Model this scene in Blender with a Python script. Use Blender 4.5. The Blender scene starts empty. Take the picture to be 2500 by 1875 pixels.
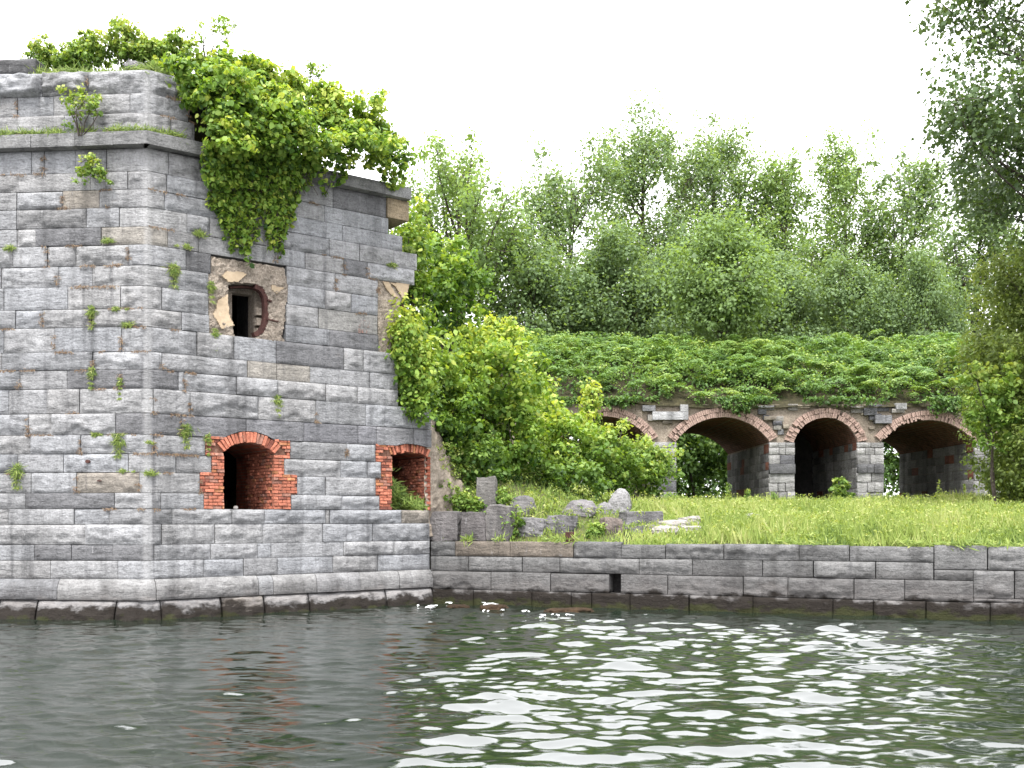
import bpy, math, random
import numpy as np
from mathutils import Vector, Matrix, noise

# ------------------------------------------------------------------ camera, sky, sun, exposure
F, CX, HZ, CAMZ = 2500.0, 1250.0, 1262.0, 2.2      # the photograph's pixel scale, horizon row and eye height
scene = bpy.context.scene
col = scene.collection
cam_data = bpy.data.cameras.new("camera")
cam_data.sensor_width = 36.0
cam_data.lens = 36.0 * F / 2500.0
cam_data.shift_y = (HZ - 937.5) / 2500.0
cam_data.clip_start = 0.1
cam_data.clip_end = 2000.0
cam = bpy.data.objects.new("camera", cam_data)
cam.location = (0, 0, CAMZ)
cam.rotation_euler = (math.radians(90), 0, 0)
col.objects.link(cam)
scene.camera = cam

SUN_EL, SUN_AZ = math.radians(62), math.radians(188)     # azimuth clockwise from +Y
world = bpy.data.worlds.new("World")
scene.world = world
world.use_nodes = True
wn, wl = world.node_tree.nodes, world.node_tree.links
wn.clear()
w_out = wn.new("ShaderNodeOutputWorld")
w_bg = wn.new("ShaderNodeBackground")
w_sky = wn.new("ShaderNodeTexSky")
w_sky.sky_type = 'NISHITA'
w_sky.sun_disc = False
w_sky.sun_elevation = SUN_EL
w_sky.sun_rotation = SUN_AZ
w_sky.air_density, w_sky.dust_density, w_sky.ozone_density = 1.0, 3.0, 1.0
w_hs = wn.new("ShaderNodeHueSaturation")
w_hs.inputs['Saturation'].default_value = 0.12
w_mix = wn.new("ShaderNodeMix")
w_mix.data_type = 'RGBA'
w_mix.inputs[0].default_value = 0.85                      # an even white cloud cover over the clear sky
w_mix.inputs[7].default_value = (9.6, 9.6, 9.9, 1)
wl.new(w_sky.outputs[0], w_hs.inputs['Color'])
wl.new(w_hs.outputs[0], w_mix.inputs[6])
w_tc = wn.new("ShaderNodeTexCoord")
w_sep = wn.new("ShaderNodeSeparateXYZ")
wl.new(w_tc.outputs['Generated'], w_sep.inputs[0])
w_mr = wn.new("ShaderNodeMapRange")                       # overcast sky: luminance grows evenly from horizon to zenith
w_mr.inputs['From Min'].default_value, w_mr.inputs['From Max'].default_value = 0.0, 1.0
w_mr.inputs['To Min'].default_value, w_mr.inputs['To Max'].default_value = 0.72, 1.4
wl.new(w_sep.outputs[2], w_mr.inputs['Value'])
w_mul = wn.new("ShaderNodeVectorMath"); w_mul.operation = 'SCALE'
wl.new(w_mix.outputs[2], w_mul.inputs[0]); wl.new(w_mr.outputs[0], w_mul.inputs['Scale'])
wl.new(w_mul.outputs[0], w_bg.inputs['Color'])
w_bg.inputs['Strength'].default_value = 0.1
wl.new(w_bg.outputs[0], w_out.inputs[0])

sun_data = bpy.data.lights.new("sun", 'SUN')
sun_data.energy = 1.5
sun_data.angle = math.radians(14)
sun_data.color = (1.0, 0.965, 0.91)
sun = bpy.data.objects.new("sun", sun_data)
sd = Vector((math.sin(SUN_AZ) * math.cos(SUN_EL), math.cos(SUN_AZ) * math.cos(SUN_EL), math.sin(SUN_EL)))
sun.rotation_euler = sd.to_track_quat('Z', 'Y').to_euler()
col.objects.link(sun)

vs = scene.view_settings
vs.view_transform = 'Standard'
vs.look = 'None'
vs.exposure = 2.1
vs.gamma = 1.0
vs.use_curve_mapping = False
scene.cycles.max_bounces = 6
scene.cycles.transparent_max_bounces = 4

# ------------------------------------------------------------------ helpers
rng = np.random.default_rng(7)
random.seed(7)
WL = {}                                                  # world location of every parent


def at(px, py, Y):
    return Vector(((px - CX) / F * Y, Y, CAMZ + (HZ - py) / F * Y))


def tag(o, label=None, cat=None, group=None, kind=None):
    if label: o['label'] = label
    if cat: o['category'] = cat
    if group: o['group'] = group
    if kind: o['kind'] = kind
    return o


def thing(name, loc, label, cat, group=None):
    o = bpy.data.objects.new(name, None)
    o.empty_display_size = 0.2
    o.location = loc
    col.objects.link(o)
    WL[o.name] = Vector(loc)
    return tag(o, label, cat, group)


def place(o, parent, origin):
    origin = Vector(origin)
    if parent is not None:
        o.parent = parent
        o.location = origin - WL[parent.name]
    else:
        o.location = origin
    col.objects.link(o)
    WL[o.name] = origin
    return o


def mesh_obj(name, V, Fc, mat, parent=None, smooth=False, kind=None, color=None, tones=None, origin=None):
    """V: world vertices, Fc: list of faces or (n,3)/(n,4) array."""
    V = np.asarray(V, dtype=np.float64).reshape(-1, 3)
    if origin is None:
        lo, hi = V.min(0), V.max(0)
        origin = ((lo[0] + hi[0]) / 2, (lo[1] + hi[1]) / 2, lo[2])
    L = (V - np.array(origin)).astype(np.float32)
    me = bpy.data.meshes.new(name)
    if isinstance(Fc, np.ndarray):
        n, k = Fc.shape
        me.vertices.add(len(L)); me.vertices.foreach_set('co', L.ravel())
        me.loops.add(n * k); me.loops.foreach_set('vertex_index', Fc.astype(np.int32).ravel())
        me.polygons.add(n)
        me.polygons.foreach_set('loop_start', np.arange(0, n * k, k, dtype=np.int32))
        me.polygons.foreach_set('loop_total', np.full(n, k, dtype=np.int32))
        me.update(calc_edges=True)
    else:
        me.from_pydata([tuple(map(float, v)) for v in L], [], [tuple(map(int, f)) for f in Fc])
        me.update()
    if smooth:
        me.polygons.foreach_set('use_smooth', np.ones(len(me.polygons), dtype=bool))
    if tones is not None:
        a = me.attributes.new('tone', 'FLOAT', 'FACE')
        a.data.foreach_set('value', np.asarray(tones, dtype=np.float32))
    me.materials.append(mat)
    o = bpy.data.objects.new(name, me)
    if color is not None:
        o.color = (*color, 1)
    if kind: o['kind'] = kind
    return place(o, parent, origin)


class Geo:
    """collects boxes and tubes for one mesh"""
    def __init__(self): self.V, self.F = [], []

    def add(self, V, Fc):
        b = len(self.V)
        self.V += [tuple(v) for v in V]
        self.F += [tuple(i + b for i in f) for f in Fc]

    def box8(self, P):
        self.add(P, [(0, 3, 2, 1), (4, 5, 6, 7), (0, 1, 5, 4), (1, 2, 6, 5), (2, 3, 7, 6), (3, 0, 4, 7)])

    def box(self, x0, x1, y0, y1, z0, z1):
        self.box8([(x0, y0, z0), (x1, y0, z0), (x1, y1, z0), (x0, y1, z0), (x0, y0, z1), (x1, y0, z1), (x1, y1, z1), (x0, y1, z1)])

    def tube(self, pts, rad, sides=5):
        pts = [Vector(p) for p in pts]
        b = len(self.V)
        n = len(pts)
        for i, p in enumerate(pts):
            d = (pts[min(i + 1, n - 1)] - pts[max(i - 1, 0)])
            if d.length < 1e-6: d = Vector((0, 0, 1))
            d.normalize()
            a = d.cross(Vector((0.31, 0.95, 0.05))); a.normalize()
            c = d.cross(a)
            r = rad[i] if hasattr(rad, '__len__') else rad
            for k in range(sides):
                t = 2 * math.pi * k / sides
                self.V.append(tuple(p + a * (math.cos(t) * r) + c * (math.sin(t) * r)))
        for i in range(n - 1):
            for k in range(sides):
                k2 = (k + 1) % sides
                self.F.append((b + i * sides + k, b + i * sides + k2, b + (i + 1) * sides + k2, b + (i + 1) * sides + k))
        self.F.append(tuple(b + k for k in range(sides))[::-1])
        self.F.append(tuple(b + (n - 1) * sides + k for k in range(sides)))

    def build(self, name, mat, parent=None, **kw):
        return mesh_obj(name, self.V, self.F, mat, parent, **kw)


def smooth01(a, b, x):
    t = min(1.0, max(0.0, (x - a) / (b - a)))
    return t * t * (3 - 2 * t)


def nz(x, y, z=0.0):
    return noise.noise(Vector((x, y, z)))


def fbm(x, y, z=0.0, o=4):
    s, a, t = 0.0, 1.0, 0.0
    for _ in range(o):
        s += a * noise.noise(Vector((x, y, z))); t += a
        x *= 2.03; y *= 2.03; z = z * 1.7 + 3.1; a *= 0.5
    return s / t


# ------------------------------------------------------------------ materials
ALB = 0.75                                            # overall reflectance level of everything but water


class NT:
    def __init__(self, name):
        self.m = bpy.data.materials.new(name)
        self.m.use_nodes = True
        self.t = self.m.node_tree
        self.t.nodes.clear()
        self.out = self.t.nodes.new('ShaderNodeOutputMaterial')

    def n(self, typ, **kw):
        nd = self.t.nodes.new(typ)
        for k, v in kw.items():
            if k in nd.inputs: nd.inputs[k].default_value = v
            else: setattr(nd, k, v)
        return nd

    def l(self, a, b): self.t.links.new(a, b)

    def pos(self, sx=1, sy=1, sz=1):
        g = self.n('ShaderNodeNewGeometry')
        mp = self.n('ShaderNodeMapping')
        mp.inputs['Scale'].default_value = (sx, sy, sz)
        self.l(g.outputs['Position'], mp.inputs['Vector'])
        return mp.outputs[0]

    def noise(self, vec, scale, detail=4, rough=0.6):
        nd = self.n('ShaderNodeTexNoise')
        nd.inputs['Scale'].default_value = scale
        nd.inputs['Detail'].default_value = detail
        nd.inputs['Roughness'].default_value = rough
        self.l(vec, nd.inputs['Vector'])
        return nd.outputs['Fac']

    def ramp(self, fac, stops):
        r = self.n('ShaderNodeValToRGB')
        el = r.color_ramp.elements
        while len(el) < len(stops): el.new(0.5)
        for e, (p, c) in zip(el, stops):
            e.position = p
            e.color = (c, c, c, 1) if not hasattr(c, '__len__') else (*c, 1)
        self.l(fac, r.inputs[0])
        return r.outputs[0]

    def mix(self, fac, a, b, mode='MIX'):
        m = self.n('ShaderNodeMix', data_type='RGBA', blend_type=mode)
        for s, v in ((0, fac), (6, a), (7, b)):
            if isinstance(v, (int, float)): m.inputs[s].default_value = v
            elif isinstance(v, tuple): m.inputs[s].default_value = (*v, 1)
            else: self.l(v, m.inputs[s])
        return m.outputs[2]

    def math(self, op, a, b=0.0):
        m = self.n('ShaderNodeMath', operation=op)
        for i, v in enumerate((a, b)):
            if isinstance(v, (int, float)): m.inputs[i].default_value = v
            else: self.l(v, m.inputs[i])
        return m.outputs[0]

    def bump(self, h, strength, dist, normal=None):
        b = self.n('ShaderNodeBump')
        b.inputs['Strength'].default_value = strength
        b.inputs['Distance'].default_value = dist
        self.l(h, b.inputs['Height'])
        if normal is not None: self.l(normal, b.inputs['Normal'])
        return b.outputs[0]

    def principled(self, color, rough=0.85, normal=None, spec=0.3, metallic=0.0):
        p = self.n('ShaderNodeBsdfPrincipled')
        if isinstance(color, tuple): p.inputs['Base Color'].default_value = (*color, 1)
        else: self.l(self.mix(1.0, color, (ALB, ALB, ALB), 'MULTIPLY'), p.inputs['Base Color'])
        if isinstance(rough, (int, float)): p.inputs['Roughness'].default_value = rough
        else: self.l(rough, p.inputs['Roughness'])
        p.inputs['Specular IOR Level'].default_value = spec
        p.inputs['Metallic'].default_value = metallic
        if normal is not None: self.l(normal, p.inputs['Normal'])
        self.l(p.outputs[0], self.out.inputs[0])
        return p


def stone_material(name, wet=True, strength=0.65, rise=0.0, pale=0.42, corner=False):
    t = NT(name)
    oi = t.n('ShaderNodeObjectInfo')
    P1 = t.pos()
    PS = t.pos(1.1, 1.1, 5.0)                     # bedding layers
    PV = t.pos(5.0, 5.0, 0.35)                    # run-off streaks
    mott = t.noise(P1, 2.2, 5, 0.62)
    fine = t.noise(P1, 22, 5, 0.7)
    bed = t.noise(PS, 3.2, 5, 0.68)
    strk = t.noise(PV, 1.0, 4, 0.6)
    c = t.mix(1.0, oi.outputs['Color'], t.ramp(mott, [(0.28, 0.76), (0.5, 1.0), (0.72, 1.2)]), 'MULTIPLY')
    c = t.mix(1.0, c, t.ramp(fine, [(0.3, 0.66), (0.52, 1.0), (0.75, 1.28)]), 'MULTIPLY')
    c = t.mix(1.0, c, t.ramp(bed, [(0.33, 0.55), (0.44, 0.97), (0.7, 1.12)]), 'MULTIPLY')
    c = t.mix(t.ramp(strk, [(0.56, 0.0), (0.76, 0.6)]), c, (0.055, 0.055, 0.06))
    run = t.noise(t.pos(2.1, 2.1, 0.14), 1.0, 5, 0.6)          # broad damp runs down the face, across the joints
    c = t.mix(1.0, c, t.ramp(run, [(0.36, 1.1), (0.52, 0.98), (0.68, 0.62)]), 'MULTIPLY')
    lich = t.noise(P1, 6.5, 6, 0.72)
    c = t.mix(t.ramp(lich, [(0.62, 0.0), (0.72, 0.5)]), c, (0.36, 0.36, 0.37))
    lime = t.noise(t.pos(9.0, 9.0, 0.9), 1.0, 5, 0.7)
    c = t.mix(t.ramp(lime, [(0.66, 0.0), (0.78, 0.75)]), c, (0.48, 0.48, 0.49))
    rust = t.noise(t.pos(1.3, 1.3, 1.3), 1.7, 5, 0.7)
    c = t.mix(t.ramp(rust, [(0.64, 0.0), (0.8, 0.22)]), c, (0.19, 0.15, 0.11))
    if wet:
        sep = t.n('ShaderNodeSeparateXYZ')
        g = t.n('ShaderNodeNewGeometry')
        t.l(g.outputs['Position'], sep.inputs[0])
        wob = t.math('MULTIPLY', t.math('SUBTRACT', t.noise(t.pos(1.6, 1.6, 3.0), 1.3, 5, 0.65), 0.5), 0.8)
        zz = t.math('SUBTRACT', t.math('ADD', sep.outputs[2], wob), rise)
        # deep shade painted over the lower courses and wet foot, a pale mineral line, algae
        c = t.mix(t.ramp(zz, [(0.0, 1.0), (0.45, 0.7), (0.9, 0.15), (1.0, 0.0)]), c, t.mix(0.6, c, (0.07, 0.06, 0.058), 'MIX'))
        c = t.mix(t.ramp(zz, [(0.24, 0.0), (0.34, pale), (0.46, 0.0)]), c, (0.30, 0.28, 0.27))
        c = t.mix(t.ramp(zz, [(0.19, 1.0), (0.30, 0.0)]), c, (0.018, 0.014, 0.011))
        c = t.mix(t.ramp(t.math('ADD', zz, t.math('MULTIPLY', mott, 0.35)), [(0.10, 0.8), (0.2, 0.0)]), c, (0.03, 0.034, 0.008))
    fb = t.noise(t.pos(2.2, 2.2, 26.0), 1.6, 4, 0.7)
    c = t.mix(1.0, c, t.ramp(fb, [(0.34, 0.78), (0.46, 1.0), (0.7, 1.05)]), 'MULTIPLY')
    if corner:                                    # the smooth chiselled draft down the arris is paler stone
        g2 = t.n('ShaderNodeNewGeometry')
        vm = t.n('ShaderNodeVectorMath', operation='MULTIPLY'); vm.inputs[1].default_value = (1, 1, 0)
        t.l(g2.outputs['Position'], vm.inputs[0])
        vd = t.n('ShaderNodeVectorMath', operation='DISTANCE'); vd.inputs[1].default_value = ((360 - CX) / F * 22.0, 22.0, 0)
        t.l(vm.outputs[0], vd.inputs[0])
        dd = t.math('ADD', vd.outputs['Value'], t.math('MULTIPLY', mott, 0.12))
        c = t.mix(t.ramp(dd, [(0.11, 0.32), (0.18, 0.0)]), c, (0.42, 0.42, 0.42))
    h = t.math('ADD', t.math('MULTIPLY', bed, 0.8), t.math('MULTIPLY', fine, 0.55))
    h = t.math('ADD', h, t.math('MULTIPLY', t.noise(P1, 7.5, 5, 0.7), 0.9))
    t.principled(c, 0.88, t.bump(h, strength, 0.075), 0.25)
    return t.m


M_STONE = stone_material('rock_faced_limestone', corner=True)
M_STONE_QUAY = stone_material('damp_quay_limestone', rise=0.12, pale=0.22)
M_STONE_DRY = stone_material('weathered_limestone', wet=False)


def rough_material(name, dark, mid, light, scale=14, bump=0.8, dist=0.03, spots=None):
    t = NT(name)
    P = t.pos()
    a = t.noise(P, scale, 6, 0.72)
    b = t.noise(P, scale * 0.17, 4, 0.6)
    c = t.ramp(a, [(0.3, dark), (0.5, mid), (0.7, light)])
    c = t.mix(1.0, c, t.ramp(b, [(0.3, 0.7), (0.7, 1.2)]), 'MULTIPLY')
    if spots:
        c = t.mix(t.ramp(t.noise(P, scale * 0.3, 5, 0.7), [(0.55, 0.0), (0.7, 0.7)]), c, spots)
    h = t.math('ADD', a, t.math('MULTIPLY', t.noise(P, scale * 3, 4, 0.7), 0.5))
    t.principled(c, 0.92, t.bump(h, bump, dist), 0.2)
    return t.m


M_CONCRETE = rough_material('crumbling_concrete', (0.19, 0.155, 0.125), (0.39, 0.33, 0.27), (0.55, 0.49, 0.42), 22, 1.0, 0.06)
M_PLASTER = rough_material('smooth_tan_render', (0.40, 0.31, 0.21), (0.46, 0.36, 0.25), (0.52, 0.42, 0.30), 7, 0.25, 0.01)
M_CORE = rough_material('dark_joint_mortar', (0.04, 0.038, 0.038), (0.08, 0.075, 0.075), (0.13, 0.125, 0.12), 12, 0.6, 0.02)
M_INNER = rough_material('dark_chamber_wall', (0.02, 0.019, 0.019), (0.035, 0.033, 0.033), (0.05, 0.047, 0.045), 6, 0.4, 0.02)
M_MORTAR = rough_material('lime_mortar', (0.20, 0.165, 0.13), (0.31, 0.26, 0.21), (0.42, 0.37, 0.31), 16, 0.9, 0.03, (0.14, 0.12, 0.10))
M_BRICKJOINT = rough_material('brick_joint_mortar', (0.12, 0.055, 0.035), (0.2, 0.10, 0.07), (0.33, 0.22, 0.17), 18, 0.6, 0.02)
M_EARTH = rough_material('dark_soil', (0.02, 0.018, 0.010), (0.045, 0.04, 0.02), (0.08, 0.07, 0.035), 5, 0.7, 0.05, (0.03, 0.05, 0.012))
M_GROUND = rough_material('grassy_soil', (0.04, 0.045, 0.015), (0.08, 0.09, 0.03), (0.13, 0.13, 0.05), 3, 0.8, 0.06, (0.05, 0.075, 0.02))
M_RUST = rough_material('rusted_iron', (0.035, 0.016, 0.014), (0.065, 0.03, 0.026), (0.11, 0.05, 0.04), 20, 0.5, 0.01)
M_BARK = rough_material('grey_bark', (0.035, 0.028, 0.024), (0.075, 0.062, 0.052), (0.12, 0.10, 0.088), 12, 0.8, 0.03)
M_PALEROCK = rough_material('pale_broken_limestone', (0.2, 0.185, 0.16), (0.32, 0.30, 0.28), (0.44, 0.42, 0.40), 9, 0.8, 0.04, (0.2, 0.17, 0.13))
M_WETROCK = rough_material('wet_brown_rock', (0.012, 0.008, 0.005), (0.035, 0.021, 0.011), (0.065, 0.042, 0.022), 11, 0.8, 0.03)
M_PAINT = rough_material('faded_red_paint', (0.30, 0.17, 0.14), (0.30, 0.185, 0.155), (0.29, 0.21, 0.19), 40, 0.2, 0.005)


def brick_material(name):
    t = NT(name)
    oi = t.n('ShaderNodeObjectInfo')
    P = t.pos()
    c = t.mix(1.0, oi.outputs['Color'], t.ramp(t.noise(P, 19, 5, 0.7), [(0.3, 0.55), (0.5, 0.95), (0.72, 1.35)]), 'MULTIPLY')
    c = t.mix(t.ramp(t.noise(P, 5.5, 5, 0.72), [(0.58, 0.0), (0.72, 0.6)]), c, (0.36, 0.27, 0.21))
    c = t.mix(t.ramp(t.noise(t.pos(1, 1, 0.6), 3.1, 5, 0.72), [(0.55, 0.0), (0.72, 0.7)]), c, (0.06, 0.038, 0.03))
    t.principled(c, 0.9, t.bump(t.noise(P, 40, 5, 0.7), 0.7, 0.02), 0.2)
    return t.m


M_BRICK = brick_material('weathered_red_brick')


def brickwork_material(name, c1, c2, mortar, coords='XZ'):
    t = NT(name)
    g = t.n('ShaderNodeNewGeometry')
    sep = t.n('ShaderNodeSeparateXYZ')
    t.l(g.outputs['Position'], sep.inputs[0])
    cmb = t.n('ShaderNodeCombineXYZ')
    t.l(sep.outputs[1 if coords == 'YZ' else 0], cmb.inputs[0])
    t.l(sep.outputs[2], cmb.inputs[1])
    b = t.n('ShaderNodeTexBrick')
    b.inputs['Scale'].default_value = 1.0
    b.inputs['Brick Width'].default_value = 0.22
    b.inputs['Row Height'].default_value = 0.075
    b.inputs['Mortar Size'].default_value = 0.008
    b.inputs['Color1'].default_value = (*c1, 1)
    b.inputs['Color2'].default_value = (*c2, 1)
    b.inputs['Mortar'].default_value = (*mortar, 1)
    t.l(cmb.outputs[0], b.inputs['Vector'])
    P = t.pos()
    c = t.mix(1.0, b.outputs['Color'], t.ramp(t.noise(P, 4, 6, 0.7), [(0.3, 0.4), (0.7, 1.4)]), 'MULTIPLY')
    t.principled(c, 0.92, t.bump(t.math('ADD', t.math('MULTIPLY', b.outputs['Fac'], -1.0), t.noise(P, 25, 4, 0.7)), 0.6, 0.02), 0.2)
    return t.m


M_BRICKWORK = brickwork_material('reveal_brickwork', (0.30, 0.075, 0.04), (0.22, 0.06, 0.035), (0.18, 0.12, 0.09), 'YZ')
M_VAULT = brickwork_material('sooty_vault_brick', (0.24, 0.10, 0.075), (0.16, 0.075, 0.06), (0.2, 0.165, 0.14), 'YZ')


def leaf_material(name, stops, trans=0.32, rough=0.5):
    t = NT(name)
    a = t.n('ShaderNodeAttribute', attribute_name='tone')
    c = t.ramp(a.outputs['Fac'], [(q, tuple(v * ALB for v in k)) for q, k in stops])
    p = t.n('ShaderNodeBsdfPrincipled')
    t.l(c, p.inputs['Base Color'])
    p.inputs['Roughness'].default_value = rough
    p.inputs['Specular IOR Level'].default_value = 0.25
    tr = t.n('ShaderNodeBsdfTranslucent')
    t.l(t.mix(1.0, c, (1.35, 1.3, 0.5), 'MULTIPLY'), tr.inputs['Color'])
    mx = t.n('ShaderNodeMixShader')
    mx.inputs[0].default_value = trans
    t.l(p.outputs[0], mx.inputs[1]); t.l(tr.outputs[0], mx.inputs[2])
    t.l(mx.outputs[0], t.out.inputs[0])
    return t.m


M_VINE = leaf_material('vine_leaf', [(0.0, (0.03, 0.08, 0.014)), (0.42, (0.145, 0.265, 0.04)), (0.75, (0.29, 0.42, 0.07)), (1.0, (0.47, 0.54, 0.11))], 0.4)
M_SHRUB = leaf_material('shrub_leaf', [(0.0, (0.03, 0.075, 0.013)), (0.45, (0.14, 0.25, 0.045)), (0.8, (0.27, 0.39, 0.085)), (1.0, (0.42, 0.49, 0.12))], 0.4)
M_SUMAC = leaf_material('sumac_leaf', [(0.0, (0.05, 0.105, 0.028)), (0.5, (0.14, 0.255, 0.065)), (0.9, (0.25, 0.37, 0.10)), (1.0, (0.34, 0.44, 0.12))], 0.36)
M_POPLAR = leaf_material('poplar_leaf', [(0.0, (0.115, 0.175, 0.085)), (0.5, (0.20, 0.30, 0.13)), (0.9, (0.28, 0.385, 0.19)), (1.0, (0.37, 0.46, 0.27))], 0.46)  # distance haze painted into the leaf colour as a paler tone
M_POPLAR_LIGHT = leaf_material('maple_leaf', [(0.0, (0.125, 0.195, 0.075)), (0.5, (0.225, 0.34, 0.12)), (1.0, (0.34, 0.46, 0.18))], 0.46)
M_NEARPOPLAR = leaf_material('cottonwood_leaf', [(0.0, (0.06, 0.10, 0.042)), (0.5, (0.11, 0.175, 0.068)), (0.9, (0.17, 0.24, 0.105)), (1.0, (0.24, 0.3, 0.17))], 0.34, 0.4)
M_WILLOW = leaf_material('locust_leaf', [(0.0, (0.11, 0.16, 0.04)), (0.5, (0.21, 0.285, 0.075)), (1.0, (0.32, 0.39, 0.13))], 0.45)
M_GRASS = leaf_material('tall_grass_blade', [(0.0, (0.08, 0.15, 0.026)), (0.4, (0.21, 0.295, 0.058)), (0.75, (0.34, 0.43, 0.11)), (1.0, (0.47, 0.5, 0.2))], 0.42)
M_DRY = leaf_material('dry_grass_blade', [(0.0, (0.15, 0.095, 0.06)), (0.6, (0.24, 0.165, 0.105)), (1.0, (0.34, 0.27, 0.17))], 0.2)


def water_material():
    t = NT('dark_green_water')
    h = t.math('ADD', t.noise(t.pos(1.0, 1.7, 1), 9.0, 4, 0.6), t.math('MULTIPLY', t.noise(t.pos(1, 1.6, 1), 24.0, 3, 0.6), 0.5))
    nb = t.bump(h, 0.05, 0.03)
    p = t.principled((0.0095, 0.0145, 0.0095), 0.01, nb, 0.5)
    p.inputs['IOR'].default_value = 2.1
    return t.m


M_WATER = water_material()
tf = NT('white_foam'); tf.principled((0.75, 0.77, 0.78), 0.6)
M_FOAM = tf.m


# ------------------------------------------------------------------ walls laid out along a line on the ground
class Path:
    def __init__(self, pts, zero):
        self.p = [Vector(q) for q in pts]
        self.d = [(self.p[i + 1] - self.p[i]).normalized() for i in range(len(pts) - 1)]
        self.n = [Vector((d.y, -d.x)) for d in self.d]
        L = [0.0]
        for i in range(len(pts) - 1): L.append(L[-1] + (self.p[i + 1] - self.p[i]).length)
        self.u = [x - L[zero] for x in L]

    def P(self, u, z, out=0.0):
        for i in range(1, len(self.p) - 1):
            if abs(u - self.u[i]) < 1e-5:
                n = (self.n[i - 1] + self.n[i]) / (1 + self.n[i - 1].dot(self.n[i]))
                q = self.p[i] + n * out
                return (q.x, q.y, z)
        i = 0
        while i < len(self.d) - 1 and u > self.u[i + 1]: i += 1
        q = self.p[i] + self.d[i] * (u - self.u[i]) + self.n[i] * out
        return (q.x, q.y, z)

    def upx(self, px, seg=None, inset=0.0):
        """distance along the wall seen in pixel column px (on a plane set back by inset)"""
        k = (px - CX) / F
        for i in range(len(self.d)) if seg is None else [seg]:
            o = self.p[i] - self.n[i] * inset
            den = self.d[i].x - k * self.d[i].y
            s = (k * o.y - o.x) / den
            u = s + self.u[i]
            if seg is not None or u <= self.u[i + 1] + 1e-6 or i == len(self.d) - 1: return u


DC = 22.0                                                   # distance of the tower's corner
Cn = Vector(((360 - CX) / F * DC, DC))
yl = DC / 0.987
Lp = Vector(((0 - CX) / F * yl, yl))
ye = DC / 0.84
Ep = Vector(((1050 - CX) / F * ye, ye))
TOW = Path([Cn + (Lp - Cn).normalized() * 9.0, Cn, Cn + (Ep - Cn) * 1.25], 1)
DR, NR = TOW.d[1], TOW.n[1]


def zc(y): return CAMZ + (HZ - y) * DC / F                  # height of a course line read at the corner


def zf(px, py):                                             # height of a pixel on the tower's right face
    u = TOW.upx(px, 1)
    Y = TOW.P(u, 0)[1]
    return CAMZ + (HZ - py) / F * Y


U = lambda px: TOW.upx(px) if px < 360 else TOW.upx(px, 1)
uR = lambda px, inset=0.0: TOW.upx(px, 1, inset)

stone_no = [0]


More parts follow.
